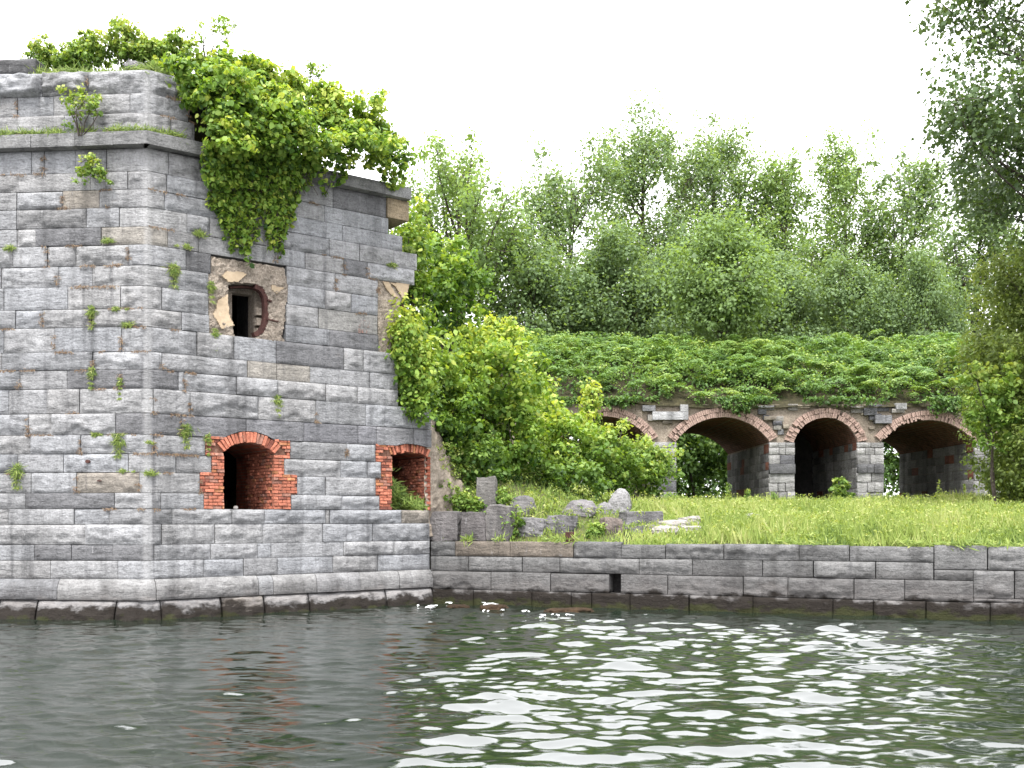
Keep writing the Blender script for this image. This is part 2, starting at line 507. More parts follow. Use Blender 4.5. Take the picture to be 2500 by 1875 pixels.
def stone(path, u0, u1, z0, z1, name, parent, mat=None, color=(0.2, 0.2, 0.215), style=None, amp=0.064, out=0.0, depth=0.3,
          res=0.041, gap=0.007, bulge=0.0, round_ends=0.0):
    """one rock-faced block: a worked-over front face with its own margins, and its sides"""
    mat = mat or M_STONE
    stone_no[0] += 1
    sd_ = stone_no[0] * 7.31
    r = random.Random(stone_no[0] * 13 + 5)
    style = style or r.choices(['rock', 'slab', 'strata', 'lower'], [0.34, 0.14, 0.22, 0.30])[0]
    g1 = gap * r.uniform(0.5, 1.5); g2 = gap * r.uniform(0.5, 1.5)
    u0 += g1; u1 -= g2; z0 += gap * r.uniform(0.3, 1.1); z1 -= gap * r.uniform(0.3, 1.3)
    if u1 - u0 < 0.03: return None
    nu = max(2, int((u1 - u0) / res)); nzr = max(3, int((z1 - z0) / res))
    us = [u0 + (u1 - u0) * i / nu for i in range(nu + 1)]
    vert = [x for x in path.u[1:-1] if u0 + 0.04 < x < u1 - 0.04]
    for x in vert:
        j = min(range(1, nu), key=lambda i: abs(us[i] - x)) if nu > 1 else 1
        us = us[:j] + [x, x] + us[j + 1:]
        nu += 1
    zs = [z0 + (z1 - z0) * i / nzr for i in range(nzr + 1)]
    h = z1 - z0
    a = amp * r.uniform(0.6, 1.25)
    frac, fa = r.uniform(0.16, 0.45), r.uniform(0.35, 0.8)
    tilt = r.uniform(-0.25, 0.25)
    proud = r.uniform(-0.012, 0.014)
    V, Fc = [], []
    W = nu + 1

    def disp(u, z):
        e = min(u - u0, u1 - u)
        ez = min(z - z0, z1 - z)
        p = smooth01(0, 0.07, e) * smooth01(0, 0.055, ez)
        n1 = fbm(u * 1.7, z * 2.6, sd_)
        n2 = nz(u * 5.5, z * 8.0, sd_ + 4)
        if style == 'slab':
            d = a * (0.22 + 0.22 * n1 + 0.09 * n2)
        elif style == 'strata':
            q = z * 16 + 2.2 * nz(u * 1.1, z * 2, sd_) + 0.8 * n2
            d = a * (0.45 + 0.4 * n1 + 0.30 * (q - math.floor(q)) - 0.15)
        else:
            fz = z0 + h * (frac if style == 'lower' else frac * 0.75) + h * 0.34 * nz(u * 2.3, sd_, 1.7) + 0.05 * nz(u * 9, sd_, 4.4)
            st = smooth01(-0.016, 0.014, z - fz)
            rid = abs(nz(u * 3.1, z * 4.4, sd_ + 9))
            d = a * (0.42 + 0.5 * n1 + 0.22 * n2 + fa * (st - 0.35) + 0.9 * rid - 0.15 + tilt * ((z - z0) / h - 0.5))
        for x in vert:
            w = smooth01(0.08, 0.2, abs(u - x))              # chiselled margin down the corner
            d = d * w
        d = d * p
        if bulge:
            tt = (z - z0) / h
            d += bulge * (1 - max(0, (tt - 0.45) / 0.55) ** 2.0)
        return out + proud + d
    for z in zs:
        for u in us:
            V.append(path.P(u, z, disp(u, z)))
    for j in range(nzr):
        for i in range(nu):
            if us[i + 1] - us[i] > 1e-6: Fc.append((j * W + i, j * W + i + 1, (j + 1) * W + i + 1, (j + 1) * W + i))
    loop = [i for i in range(W)] + [j * W + nu for j in range(1, nzr + 1)] + [nzr * W + i for i in range(nu - 1, -1, -1)] + [j * W for j in range(nzr - 1, 0, -1)]
    b = len(V)
    for k in loop: V.append(V[k])
    b2 = len(V)
    for k in loop:
        V.append(path.P(us[k % W], zs[k // W], out - depth))
    n = len(loop)
    for i in range(n):
        k = (i + 1) % n
        Fc.append((b + k, b + i, b2 + i, b2 + k))
    o = mesh_obj(name, V, Fc, mat, parent, smooth=True, color=color)
    return o


def shade(r, base=(0.284, 0.287, 0.296)):
    k = r.choices([r.uniform(0.94, 1.06), r.uniform(0.76, 0.87), r.uniform(1.05, 1.11)], [0.78, 0.09, 0.13])[0]
    w = r.uniform(-0.007, 0.009)
    c = [max(0.02, base[0] * k + w), max(0.02, base[1] * k + w * 0.4), max(0.02, base[2] * k - w * 0.5)]
    if r.random() < 0.025: c = [0.26 * k, 0.235 * k, 0.205 * k]
    return c


# ------------------------------------------------------------------ the stone tower
tower = thing('stone_tower', (Cn.x, Cn.y, 0), 'ruined grey limestone corner tower with two brick openings rising from the water', 'tower')
LX = [-420, -300, -190, -85]
N = None
COURSES = [   # top line, bottom line (read at the corner), joints from left to right; None opens a gap
    (168, 225, LX + [102, 213, 435]),
    (225, 273.6, LX + [41, 130, 316, 460]),
    (273.6, 328, LX + [-20, 157, 228, 418, 476]),
    ('cornice', 328, 361, LX + [90, 196, 289, 500, 640, 800, 928, 993]),
    (361, 417, LX + [77, 108, 184, 260, 411, 491, 600, 710, 813, 943, N, 943, 996]),
    (417, 461, LX + [45, 221, 312, 407, 520, 640, 792, 949]),
    (461, 504.5, LX + [41, 153, 243, 401, 560, 690, 836, 983]),
    (504.5, 552, LX + [41, 211, 291, 457, 512, 660, 804, 878, 961, 1019]),
    (552, 596, LX + [41, 87, 247, 410, 485, 672, 745, 839, 897, 1012]),
    (596, 646, LX + [32, 116, 185, 313, 454, 515, N, 700, 819, 923]),
    (646, 697, LX + [3, 142, 225, 425, 509, N, 702, 793, 857, 922]),
    (697, 752, LX + [10, 166, 294, 395, 509, N, 699, 777, 922]),
    (752, 797, LX + [38, 105, 223, 443, 511, N, 697, 804, 925]),
    (797, 857, LX + [10, 134, 297, 481, 571, 674, 839, 887, 967]),
    (857, 901, LX + [5, 226, 396, 604, 676, 757, 902, 971]),
    (901, 947.5, LX + [48, 163, 295, 435, 449, 577, 678, 795, 872, 972]),
    (947.5, 1008, LX + [21, 115, 194, 374, 464, 630, 771, 892, 1052]),
    (1008, 1060, LX + [69, 125, 282, 443, N]),
    (1060, 1107, LX + [74, 197, 376, 501, N, 708, 846, 917]),
    (1107, 1153, LX + [43, 155, 313, 430, 517, N, 694, 831, 897, 931]),
    (1153, 1203, LX + [76, 187, 340, 488, N, 725, 795, 917]),
    (1203, 1242, LX + [63, 280, 392, 497, N, 710, 834, 927]),
    (1242, 1280, LX + [20, 181, 266, 420, 566, 646, 795, 805, 980, 1048]),
    (1280, 1330, LX + [-30, 208, 394, 524, 641, 788, 909, 1049]),
    (1330, 1369, LX + [83, 174, 275, 376, 514, 629, 662, 839, 962, 1049]),
    (1369, 1414, LX + [123, 288, 497, 594, 677, 813, 922, 1049]),
    (1414, 1465, LX + [148, 376, 626, 662, 767, 873, 969, 1050]),
    (1465, 1580, LX + [7, 98, 289, 388, 535, 639, 748, 936, 1050]),
]
DARK = {(8, 87), (15, 163), (15, 295), (17, 282), (21, 63), (24, 83), (24, 174), (24, 275), (5, 813), (4, 813), (4, 600), (8, 839), (12, 804), (13, 674), (9, 454)}
TAN = {(14, 604), (14, 676), (8, 247)}
LIGHT = {(10, 225), (9, 185), (13, 674 + 1), (23, 394), (23, 524), (11, 777), (16, 194), (7, 291)}
for ci, cdef in enumerate(COURSES):
    kind = 'ashlar'
    if cdef[0] == 'cornice': kind, cdef = 'cornice', cdef[1:]
    ya, yb, js = cdef
    last = ci >= len(COURSES) - 2
    for a, b in zip(js[:-1], js[1:]):
        if a is None or b is None or b <= a: continue
        r = random.Random(ci * 1000 + a)
        c = shade(r)
        st = None
        if (ci, a) in DARK: c = [0.155, 0.155, 0.162]; st = 'strata'
        if (ci, a) in TAN: c = [0.28, 0.262, 0.236]
        if (ci, a) in LIGHT: c = [0.305, 0.305, 0.308]
        kw = dict(color=c, style=st, depth=0.32)
        if kind == 'cornice':
            kw.update(out=0.24, depth=0.62, amp=0.018, style='strata', gap=0.005, color=[0.21 * r.uniform(.88, 1.12)] * 3)
        elif ci == 0: kw.update(out=-0.04, depth=0.9, amp=0.15, style='rock')
        elif ci < 3: kw.update(out=-0.02)
        elif ci == 4 and a == 943: kw.update(out=0.05, depth=0.95, amp=0.02, style='slab', color=(0.30, 0.24, 0.16))
        elif ci in (4,): kw.update(amp=0.045)
        elif ci == 11 and a == 777: kw.update(style='slab', amp=0.03, color=(0.25, 0.245, 0.235))
        elif ci == 26: kw.update(out=0.02, bulge=0.13, amp=0.08, color=[min(0.28, x * 1.0) for x in c], style='slab' if r.random() < .6 else 'strata')
        elif ci == 27: kw.update(out=0.06, bulge=0.15, amp=0.09, gap=0.016)
        elif 8 <= ci <= 9 and b > 1000: kw.update(depth=0.8, amp=0.09)
        elif b > 960 and ci < 16: kw.update(depth=0.6)
        zt = zc(ya); zb = zc(yb) - (0.012 if False else 0)
        if kind == 'cornice':
            rot_o = stone(TOW, U(a), U(b), zb, zt, 'cornice_stone', tower, **kw)
        else:
            stone(TOW, U(a), U(b), zb, zt, 'stone', tower, **kw)

# stones carried over the two brick arches, cut to the curve
O1 = dict(l=547, r=668, sill=1242, ou=1056)
O2 = dict(l=957, r=1047, sill=1242, ou=1087)


class Arch:
    def __init__(self, ul, ur, zs, ztop, t):
        self.uc, self.a = (ul + ur) / 2, (ur - ul) / 2
        h = ztop - zs
        self.R = (self.a ** 2 + h * h) / (2 * h)
        self.zc = ztop - self.R
        self.t, self.zs, self.ul, self.ur, self.ztop = t, zs, ul, ur, ztop
        self.th = math.asin(min(1, self.a / self.R)) if h < self.a else math.pi / 2

    def zout(self, u):
        q = (self.R + self.t) ** 2 - (u - self.uc) ** 2
        return self.zc + math.sqrt(q) if q > 0 else -9

    def zin(self, u):
        q = self.R ** 2 - (u - self.uc) ** 2
        return self.zc + math.sqrt(q) if q > 0 else -9


A1 = Arch(uR(O1['l']), uR(O1['r']), zf(607, 1106), zf(607, 1081), 0.25)
A2 = Arch(uR(O2['l']), uR(O2['r']), zf(1000, 1117), zf(1000, 1106), 0.22)


def arched_stone(u0, u1, z0, z1, arch, color, name='stone'):
    stone_no[0] += 1
    sd_ = stone_no[0] * 3.7
    u0 += 0.006; u1 -= 0.006; z1 -= 0.008
    nu = max(6, int((u1 - u0) / 0.05)); nv = 9
    V, Fc = [], []
    for j in range(nv + 1):
        for i in range(nu + 1):
            u = u0 + (u1 - u0) * i / nu
            lo = max(z0 + 0.006, arch.zout(u) + 0.012)
            z = lo + (z1 - lo) * j / nv
            e = min(u - u0, u1 - u, z1 - z)
            d = smooth01(0, 0.06, e) * 0.05 * (0.5 + 0.6 * fbm(u * 2, z * 5, sd_) + 0.35 * ((z * 13 + 1.5 * nz(u, z, sd_)) % 1))
            V.append(TOW.P(u, z, d))
    W = nu + 1
    for j in range(nv):
        for i in range(nu): Fc.append((j * W + i, j * W + i + 1, (j + 1) * W + i + 1, (j + 1) * W + i))
    loop = [i for i in range(W)] + [j * W + nu for j in range(1, nv + 1)] + [nv * W + i for i in range(nu - 1, -1, -1)] + [j * W for j in range(nv - 1, 0, -1)]
    b = len(V); V += [V[k] for k in loop]
    b2 = len(V)
    for k in loop:
        p = V[k]; V.append((p[0] - NR.x * 0.34, p[1] - NR.y * 0.34, p[2]))
    n = len(loop)
    for i in range(n):
        k = (i + 1) % n
        Fc.append((b + k, b + i, b2 + i, b2 + k))
    return mesh_obj(name, V, Fc, M_STONE, tower, smooth=True, color=color)


zt, zb = zc(1008), zc(1060)
arched_stone(uR(443), uR(601), zb, zt, A1, (0.165, 0.165, 0.175))
arched_stone(uR(601), uR(742), zb, zt, A1, (0.165, 0.165, 0.175))
stone(TOW, uR(742), uR(874), zb, zt, 'stone', tower, color=(0.165, 0.165, 0.178), style='slab')
stone(TOW, uR(874), uR(919), zb, zt, 'stone', tower, color=(0.19, 0.19, 0.205))
arched_stone(uR(919), uR(1010), zb, zt, A2, (0.19, 0.19, 0.2))
arched_stone(uR(1010), uR(1054), zb, zt, A2, (0.21, 0.21, 0.222))

# blocks left on top of the parapet
stone(TOW, U(-150), U(73), zc(168), zc(118), 'stone', tower, color=(0.105, 0.105, 0.108), out=-0.25, depth=0.9, amp=0.07, style='rock')
stone(TOW, uR(462), uR(550), zc(214), zc(160), 'stone', tower, color=(0.075, 0.073, 0.08), out=-0.05, depth=0.9, amp=0.03, style='slab')

# body of the wall behind the facing stones (boxes measured along the right face: u, height, depth)


def fbox(g, u0, u1, z0, z1, d0, d1, path=TOW):
    P = [path.P(u0, z0, -d0), path.P(u1, z0, -d0), path.P(u1, z0, -d1), path.P(u0, z0, -d1)]
    g.box8(P + [(p[0], p[1], z1) for p in P])


core = Geo()
e = 0.0
ZT = zc(340)
fbox(core, TOW.u[0] + 0.1, -0.02, -1.0, zc(190), 0.17, 2.4)
UE = uR(1046)
HL1, HR1, HL2, HR2 = A1.ul - 0.12, A1.ur + 0.12, A2.ul - 0.12, A2.ur + 0.10
fbox(core, 0.0, UE, -1.0, zc(1242) - 0.004, 0.17, 2.4)
zk = zc(1056)
fbox(core, 0.0, HL1, zc(1242) - 0.004, zk, 0.17, 2.4)
fbox(core, HR1, HL2, zc(1242) - 0.004, zk, 0.17, 2.4)
fbox(core, 0.0, UE, zk, zc(955), 0.17, 2.4)
fbox(core, 0.0, uR(952), zc(955), zc(797), 0.17, 2.4)
WLp, WRp = uR(545), uR(672)
fbox(core, 0.0, WLp, zc(797), zc(600), 0.17, 2.4)
fbox(core, WRp, uR(926), zc(797), zc(600), 0.17, 2.4)
fbox(core, 0.0, uR(940), zc(600), ZT, 0.17, 2.4)
fbox(core, 0.0, uR(470), ZT, zc(175), 0.2, 2.0)
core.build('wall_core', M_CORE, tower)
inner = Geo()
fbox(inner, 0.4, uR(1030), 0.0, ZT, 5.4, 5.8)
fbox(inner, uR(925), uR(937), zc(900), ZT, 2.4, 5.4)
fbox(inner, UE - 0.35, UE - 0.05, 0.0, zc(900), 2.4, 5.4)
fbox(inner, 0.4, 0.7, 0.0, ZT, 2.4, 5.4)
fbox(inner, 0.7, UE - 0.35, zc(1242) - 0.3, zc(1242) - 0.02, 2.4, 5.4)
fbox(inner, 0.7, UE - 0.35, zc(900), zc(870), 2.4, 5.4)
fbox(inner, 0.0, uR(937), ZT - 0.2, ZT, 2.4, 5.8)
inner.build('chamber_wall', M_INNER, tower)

# --- brick surrounds
unit = []
for k in range(6):
    r = random.Random(100 + k)
    V = []
    for (x, y, z) in [(-.5, -.5, -.5), (.5, -.5, -.5), (.5, .5, -.5), (-.5, .5, -.5), (-.5, -.5, .5), (.5, -.5, .5), (.5, .5, .5), (-.5, .5, .5)]:
        V.append((x + r.uniform(-.03, .03), y + r.uniform(-.04, .04), z + r.uniform(-.07, .07)))
    me = bpy.data.meshes.new('brick')
    # chipped, slightly rounded arrises: inset front ring
    Fr = []
    for (x, z) in [(-.46, -.4), (.46, -.4), (.46, .4), (-.46, .4)]:
        Fr.append((x + r.uniform(-.03, .03), -.62 + r.uniform(-.05, .05), z + r.uniform(-.08, .08)))
    V += Fr
    Fc = [(0, 3, 2, 1), (4, 5, 6, 7), (1, 2, 6, 5), (2, 3, 7, 6), (3, 0, 4, 7), (8, 9, 11 - 1, 11), (0, 1, 9, 8), (1, 5, 10, 9), (5, 4, 11, 10), (4, 0, 8, 11)]
    me.from_pydata(V, [], Fc); me.update(); me.materials.append(M_BRICK)
    unit.append(me)

ax_u = Vector((DR.x, DR.y, 0)); ax_n = Vector((NR.x, NR.y, 0)); ax_z = Vector((0, 0, 1))


def brick_color(r):
    k = r.uniform(0.85, 1.35)
    c = [0.42 * k, 0.15 * k, 0.095 * k]
    q = r.random()
    if q < 0.16: c = [0.32 * k, 0.16 * k, 0.12 * k]
    elif q < 0.24: c = [0.20 * k, 0.07 * k, 0.05 * k]
    elif q < 0.32: c = [0.42 * k, 0.18 * k, 0.09 * k]
    return c


def put_brick(name, parent, centre, X, Yo, Z, size, r):
    """X: along the brick, Yo: outward, Z: height"""
    o = bpy.data.objects.new(name, r.choice(unit))
    R = Matrix((X, -Yo, Z)).transposed().to_4x4()
    S = Matrix.Diagonal((size[0], size[1], size[2], 1))
    o.parent = parent
    o.matrix_basis = Matrix.Translation(Vector(centre) - WL[parent.name]) @ R @ S
    o.color = (*brick_color(r), 1)
    col.objects.link(o)
    return o


def brick_opening(arch, steps, zsill, seed, right_jamb=True, label=None):
    r = random.Random(seed)
    base = TOW.P(arch.uc, zsill, 0)
    par = bpy.data.objects.new('brick_surround', None)
    par.empty_display_size = 0.2
    place(par, tower, base)
    if label: par['label'] = label
    H = 0.074
    ztop = steps[0][0]
    row = 0
    z = zsill
    while z < ztop - 0.02:
        zm = z + H / 2
        for (za, zb_, ol, orr) in steps:
            if zb_ <= zm <= za: break
        for side in ((0, 1) if right_jamb else (0,)):
            if side == 0:
                lo, hi = ol, arch.ul
                if zm > arch.zs - 0.02: hi = min(hi + 0.3, arch.uc - math.sqrt(max(0, (arch.R + arch.t) ** 2 - (zm - arch.zc) ** 2)) - 0.01)
            else:
                lo, hi = arch.ur, orr
                if zm > arch.zs - 0.02: lo = max(lo - 0.3, arch.uc + math.sqrt(max(0, (arch.R + arch.t) ** 2 - (zm - arch.zc) ** 2)) + 0.01)
            u = lo - (0.1 if row % 2 else 0.0)
            while u < hi - 0.03:
                a, b = max(u, lo), min(u + 0.21, hi)
                u += 0.21
                if b - a < 0.04: continue
                if r.random() < 0.02: continue
                out = r.gauss(0.0, 0.012)
                put_brick('brick', par, TOW.P((a + b) / 2, zm, out - 0.055), ax_u, ax_n, ax_z, (b - a - 0.009, 0.12, H - 0.01), r)
        row += 1
        z += H
    # arch ring
    n = int(2 * arch.th * (arch.R + arch.t * 0.4) / 0.078)
    for i in range(n):
        th = -arch.th + 2 * arch.th * (i + 0.5) / n
        w = 2 * arch.th * (arch.R + arch.t * 0.6) / n
        rad = Vector((math.sin(th), math.cos(th)))
        rr = arch.R + arch.t / 2 + r.uniform(-0.012, 0.012)
        if seed == 2: rr += 0.02 + r.uniform(-0.03, 0.03)
        X = ax_u * rad.x + ax_z * rad.y
        Z = ax_u * rad.y * -1 + ax_z * rad.x
        Z = -Z
        out = r.gauss(0.0, 0.013) - (0.0 if seed == 1 else 0.10 * r.random() + (0.05 if i > 4 else 0))
        p = TOW.P(arch.uc + rad.x * rr, arch.zc + rad.y * rr, out - 0.11)
        put_brick('arch_brick', par, p, X, ax_n, Z, (arch.t - 0.008, 0.24, w - 0.01), r)
    # bricks of the right-hand reveal, running into the wall
    z = zsill; row = 0
    while z < arch.zs + (0.03 if seed == 1 else 0.0):
        d = 0.115 + (0.1 if row % 2 else 0.0)
        while d < 1.45:
            if r.random() > (0.10 if d > 0.5 else 0.03):
                uu = arch.ur + 0.05 + r.gauss(0.0, 0.012)
                put_brick('reveal_brick', par, TOW.P(uu, z + H / 2, -(d + 0.1)), -ax_n, -ax_u, ax_z, (0.2 - 0.008, 0.12, H - 0.01), r)
            d += 0.205
        z += H; row += 1
    # rough mortar behind the face bricks
    g = Geo(); g2 = Geo()
    for (za, zb_, ol, orr) in steps:
        hl = arch.ul - 0.02
        if zb_ > arch.zs - 0.02:
            hl = arch.ul - arch.t * 0.6
        fbox(g, ol + 0.004, hl, max(zb_, zsill) - 0.002, za - 0.004, 0.035, 0.5)
        if right_jamb: fbox(g2, arch.ur + (0.02 if hl > arch.ul - 0.1 else arch.t * 0.6), orr - 0.004, max(zb_, zsill) - 0.002, za - 0.004, 0.036, 0.5)
    g.build('mortar_backing', M_BRICKJOINT, par)
    if right_jamb: g2.build('mortar_backing', M_BRICKJOINT, par)
    # vault over the passage and its side walls
    V, Fc = [], []
    m = 14
    for d in (0.2, 0.8, 1.5, 2.45):
        for i in range(m + 1):
            th = -arch.th + 2 * arch.th * i / m
            V.append(TOW.P(arch.uc + (arch.R + 0.03) * math.sin(th), arch.zc + (arch.R + 0.03) * math.cos(th), -d))
    for j in range(3):
        for i in range(m): Fc.append((j * (m + 1) + i, j * (m + 1) + i + 1, (j + 1) * (m + 1) + i + 1, (j + 1) * (m + 1) + i))
    mesh_obj('vault', V, Fc, M_BRICKWORK, par, smooth=True)
    g = Geo()
    fbox(g, arch.ur + 0.045, arch.ur + 0.14, zsill - 0.01, arch.zs + 0.05, 0.15, 2.43)
    g.build('passage_wall', M_BRICKWORK, par)
    g = Geo()
    fbox(g, arch.ul - 0.13, arch.ul - 0.03, zsill - 0.01, arch.zs + 0.05, 0.52, 2.43)
    g.build('passage_wall', M_BRICKWORK, par)
    return par


s1 = [(zc(1060), zc(1107), uR(501), uR(708)), (zc(1107), zc(1153), uR(517), uR(694)), (zc(1153), zc(1203), uR(488), uR(725)), (zc(1203), zc(1242), uR(497), uR(710))]
brick_opening(A1, s1, zc(1242), 1, True, 'red brick surround of the left opening')
s2 = [(zc(1060), zc(1107), uR(917), uR(1052)), (zc(1107), zc(1153), uR(931), uR(1053)), (zc(1153), zc(1203), uR(917), uR(1052)), (zc(1203), zc(1242), uR(927), uR(1050))]
brick_opening(A2, s2, zc(1242), 2, False, 'broken red brick surround of the right opening')


# --- concrete window panels
def inside(poly, x, y):
    c = False
    n = len(poly)
    for i in range(n):
        (x1, y1), (x2, y2) = poly[i], poly[i - 1]
        if (y1 > y) != (y2 > y) and x < (x2 - x1) * (y - y1) / (y2 - y1) + x1: c = not c
    return c


def panel(name, outer, hole, thick, out, mat, step=0.028, rough=0.035, seed=3.0):
    po = [(uR(x), zf(x, y)) for x, y in outer]
    ph = [(uR(x), zf(x, y)) for x, y in hole] if hole else None
    u0, u1 = min(p[0] for p in po), max(p[0] for p in po)
    z0, z1 = min(p[1] for p in po), max(p[1] for p in po)
    nu, nv = int((u1 - u0) / step), int((z1 - z0) / step)
    idx, V, Fc = {}, [], []

    def vid(i, j):
        if (i, j) not in idx:
            u = u0 + (u1 - u0) * i / nu + 0.012 * nz(i * .7, j * .7, seed); z = z0 + (z1 - z0) * j / nv + 0.012 * nz(i * .7, j * .7, seed + 5)
            d = out + rough * (fbm(u * 3, z * 3, seed) * 1.6 + 0.5 * nz(u * 12, z * 12, seed) + 0.3 * nz(u * 25, z * 25, seed))
            idx[(i, j)] = len(V)
            V.append(TOW.P(u, z, d))
        return idx[(i, j)]
    cells = set()
    for i in range(nu):
        for j in range(nv):
            u, z = u0 + (u1 - u0) * (i + .5) / nu, z0 + (z1 - z0) * (j + .5) / nv
            if inside(po, u, z) and not (ph and inside(ph, u, z)): cells.add((i, j))
    for (i, j) in cells: Fc.append((vid(i, j), vid(i + 1, j), vid(i + 1, j + 1), vid(i, j + 1)))
    edges = []
    for (i, j) in cells:
        for di, dj, a, b in ((0, -1, (i, j), (i + 1, j)), (1, 0, (i + 1, j), (i + 1, j + 1)), (0, 1, (i + 1, j + 1), (i, j + 1)), (-1, 0, (i, j + 1), (i, j))):
            if (i + di, j + dj) not in cells: edges.append((vid(*a), vid(*b)))
    back = {}
    for a, b in edges:
        for k in (a, b):
            if k not in back:
                p = V[k]; back[k] = len(V)
                V.append((p[0] - NR.x * thick, p[1] - NR.y * thick, p[2]))
        Fc.append((b, a, back[a], back[b]))
    return mesh_obj(name, V, Fc, mat, tower, smooth=False)


Zm = lambda pts: [(480 + x / 6.38, 600 + y / 6.38) for x, y in pts]
hole1 = Zm([(495, 600), (620, 575), (900, 580), (1040, 640), (1110, 800), (1125, 1000), (1115, 1200), (1050, 1370), (930, 1425), (850, 1470), (590, 1450), (585, 1250), (510, 1120), (490, 960), (510, 740)])
outer1 = Zm([(225, 165), (800, 250), (1390, 350), (1400, 560), (1420, 640), (1430, 830), (1385, 940), (1380, 1180), (1340, 1400), (1440, 1510), (190, 1370), (190, 900), (175, 430), (225, 420)])
panel('concrete_panel', outer1, hole1, 0.42, -0.03, M_CONCRETE, rough=0.06)
outer2 = [(924, 684), (1002, 690), (996, 715), (985, 725), (975, 745), (973, 775), (966, 800), (962, 820), (958, 845), (955, 866), (924, 862), (924, 780)]
panel('concrete_panel', outer2, None, 0.9, -0.03, M_CONCRETE, seed=9.0)
for i, pts in enumerate([[(330, 850), (490, 760), (497, 1000), (520, 1120), (590, 1240), (390, 1290), (260, 1070), (310, 960)],
                         [(400, 470), (480, 400), (700, 410), (790, 440), (640, 560), (500, 560)],
                         [(1170, 610), (1360, 660), (1250, 740), (1170, 690)]]):
    panel('plaster_patch', Zm(pts), None, 0.05, 0.004, M_PLASTER, step=0.025, rough=0.006, seed=20.0 + i)
panel('plaster_patch', [(952, 690), (1000, 692), (994, 716), (982, 727), (966, 700)], None, 0.06, 0.008, M_PLASTER, step=0.025, rough=0.008, seed=31.0)
panel('plaster_patch', [(935, 688), (950, 689), (963, 712), (974, 728), (955, 720), (944, 705)], None, 0.06, -0.002, M_PLASTER, step=0.025, rough=0.01, seed=33.0)
# set-back throat of the window: side slabs with a tall dark slot between
g = Geo()
zl, zh = zf(600, 830), zf(600, 685)
fbox(g, uR(560), uR(588), zl, zh, 0.55, 0.85)
fbox(g, uR(640), uR(672), zl, zh, 0.45, 0.85)
fbox(g, uR(588), uR(640), zf(600, 704), zh, 0.6, 0.85)
g.build('window_throat', M_CONCRETE, tower)
g = Geo()
for zz in (745, 770, 795):
    fbox(g, uR(636), uR(652), zf(630, zz + 19), zf(630, zz + 1), 0.22, 0.4)
g.build('throat_block', M_CONCRETE, tower)


def iron_band(pts, w, d0, d1, name='iron_throat_frame'):
    """flat curved iron bar in the plane of the wall"""
    P2 = [Vector((uR(x, (d0 + d1) / 2), zf(x, y))) for x, y in pts]
    V, Fc = [], []
    for i, p in enumerate(P2):
        t = (P2[min(i + 1, len(P2) - 1)] - P2[max(i - 1, 0)]).normalized()
        q = Vector((-t.y, t.x)) * w / 2
        for s, d in ((1, d0), (-1, d0), (-1, d1), (1, d1)):
            V.append(TOW.P(p.x + q.x * s, p.y + q.y * s, -d))
    for i in range(len(P2) - 1):
        for k in range(4): Fc.append((i * 4 + k, i * 4 + (k + 1) % 4, i * 4 + 4 + (k + 1) % 4, i * 4 + 4 + k))
    Fc += [(3, 2, 1, 0), tuple((len(P2) - 1) * 4 + k for k in range(4))]
    return mesh_obj(name, V, Fc, M_RUST, tower)


iron_band(Zm([(890, 620), (960, 650), (1010, 700), (1050, 780), (1066, 870), (1070, 1000), (1066, 1130), (1045, 1230), (1000, 1310), (950, 1350), (880, 1375)]), 0.105, 0.03, 0.2)
iron_band(Zm([(500, 610), (620, 600), (760, 600), (890, 615)]), 0.05, 0.22, 0.34, 'lintel_shade_strip')  # dark strip added to stand for shade on the concrete, no iron there
iron_band(Zm([(1090, 840), (1160, 865)]), 0.035, -0.02, 0.1, 'iron_cramp')
iron_band(Zm([(1085, 1140), (1265, 1180)]), 0.025, -0.02, 0.06, 'iron_cramp')
iron_band([(983, 745), (978, 755)], 0.1, -0.02, 0.2, 'iron_throat_frame')
iron_band([(953, 830), (957, 843), (966, 855), (976, 862)], 0.13, -0.02, 0.2, 'iron_throat_frame')

# drilled pins in the left face, faded lettering on one block
for px, py in ((218, 1127), (246, 1174)):
    u = TOW.upx(px, 0); z = CAMZ + (HZ - py) / F * TOW.P(u, 0)[1]
    V, Fc = [], []
    for o_ in (0.085, -0.05):
        for k in range(8):
            t = k * math.pi / 4
            V.append(TOW.P(u + 0.05 * math.cos(t), z + (0.04 if px < 230 else 0.015) * math.sin(t), o_))
    Fc = [tuple(range(8))] + [(k, 8 + k, 8 + (k + 1) % 8, (k + 1) % 8) for k in range(8)]
    mesh_obj('iron_pin', V, Fc, M_RUST, tower)


def lettering(txt, px0, py1, hpx, wscale=1.0):
    cu = bpy.data.curves.new('lettering', 'FONT')
    cu.body = txt; cu.extrude = 0.004; cu.resolution_u = 3
    cu.offset = -0.012
    Yd = TOW.P(uR(px0), 0)[1]
    cu.size = hpx * Yd / F / 0.69
    tmp = bpy.data.objects.new('lettering', cu)
    col.objects.link(tmp)
    dg = bpy.context.evaluated_depsgraph_get()
    me = bpy.data.meshes.new_from_object(tmp.evaluated_get(dg))
    bpy.data.objects.remove(tmp)
    u, z = uR(px0), zf(px0, py1)
    V = [TOW.P(u + v.co.x * wscale, z + v.co.y, 0.028 + v.co.z) for v in me.vertices]
    Fc = [tuple(p.vertices) for p in me.polygons]
    mesh_obj('painted_lettering', V, Fc, M_PAINT, tower)


lettering('202', 873, 797, 18, 0.9)
lettering('BK /', 873, 813, 11, 0.9)

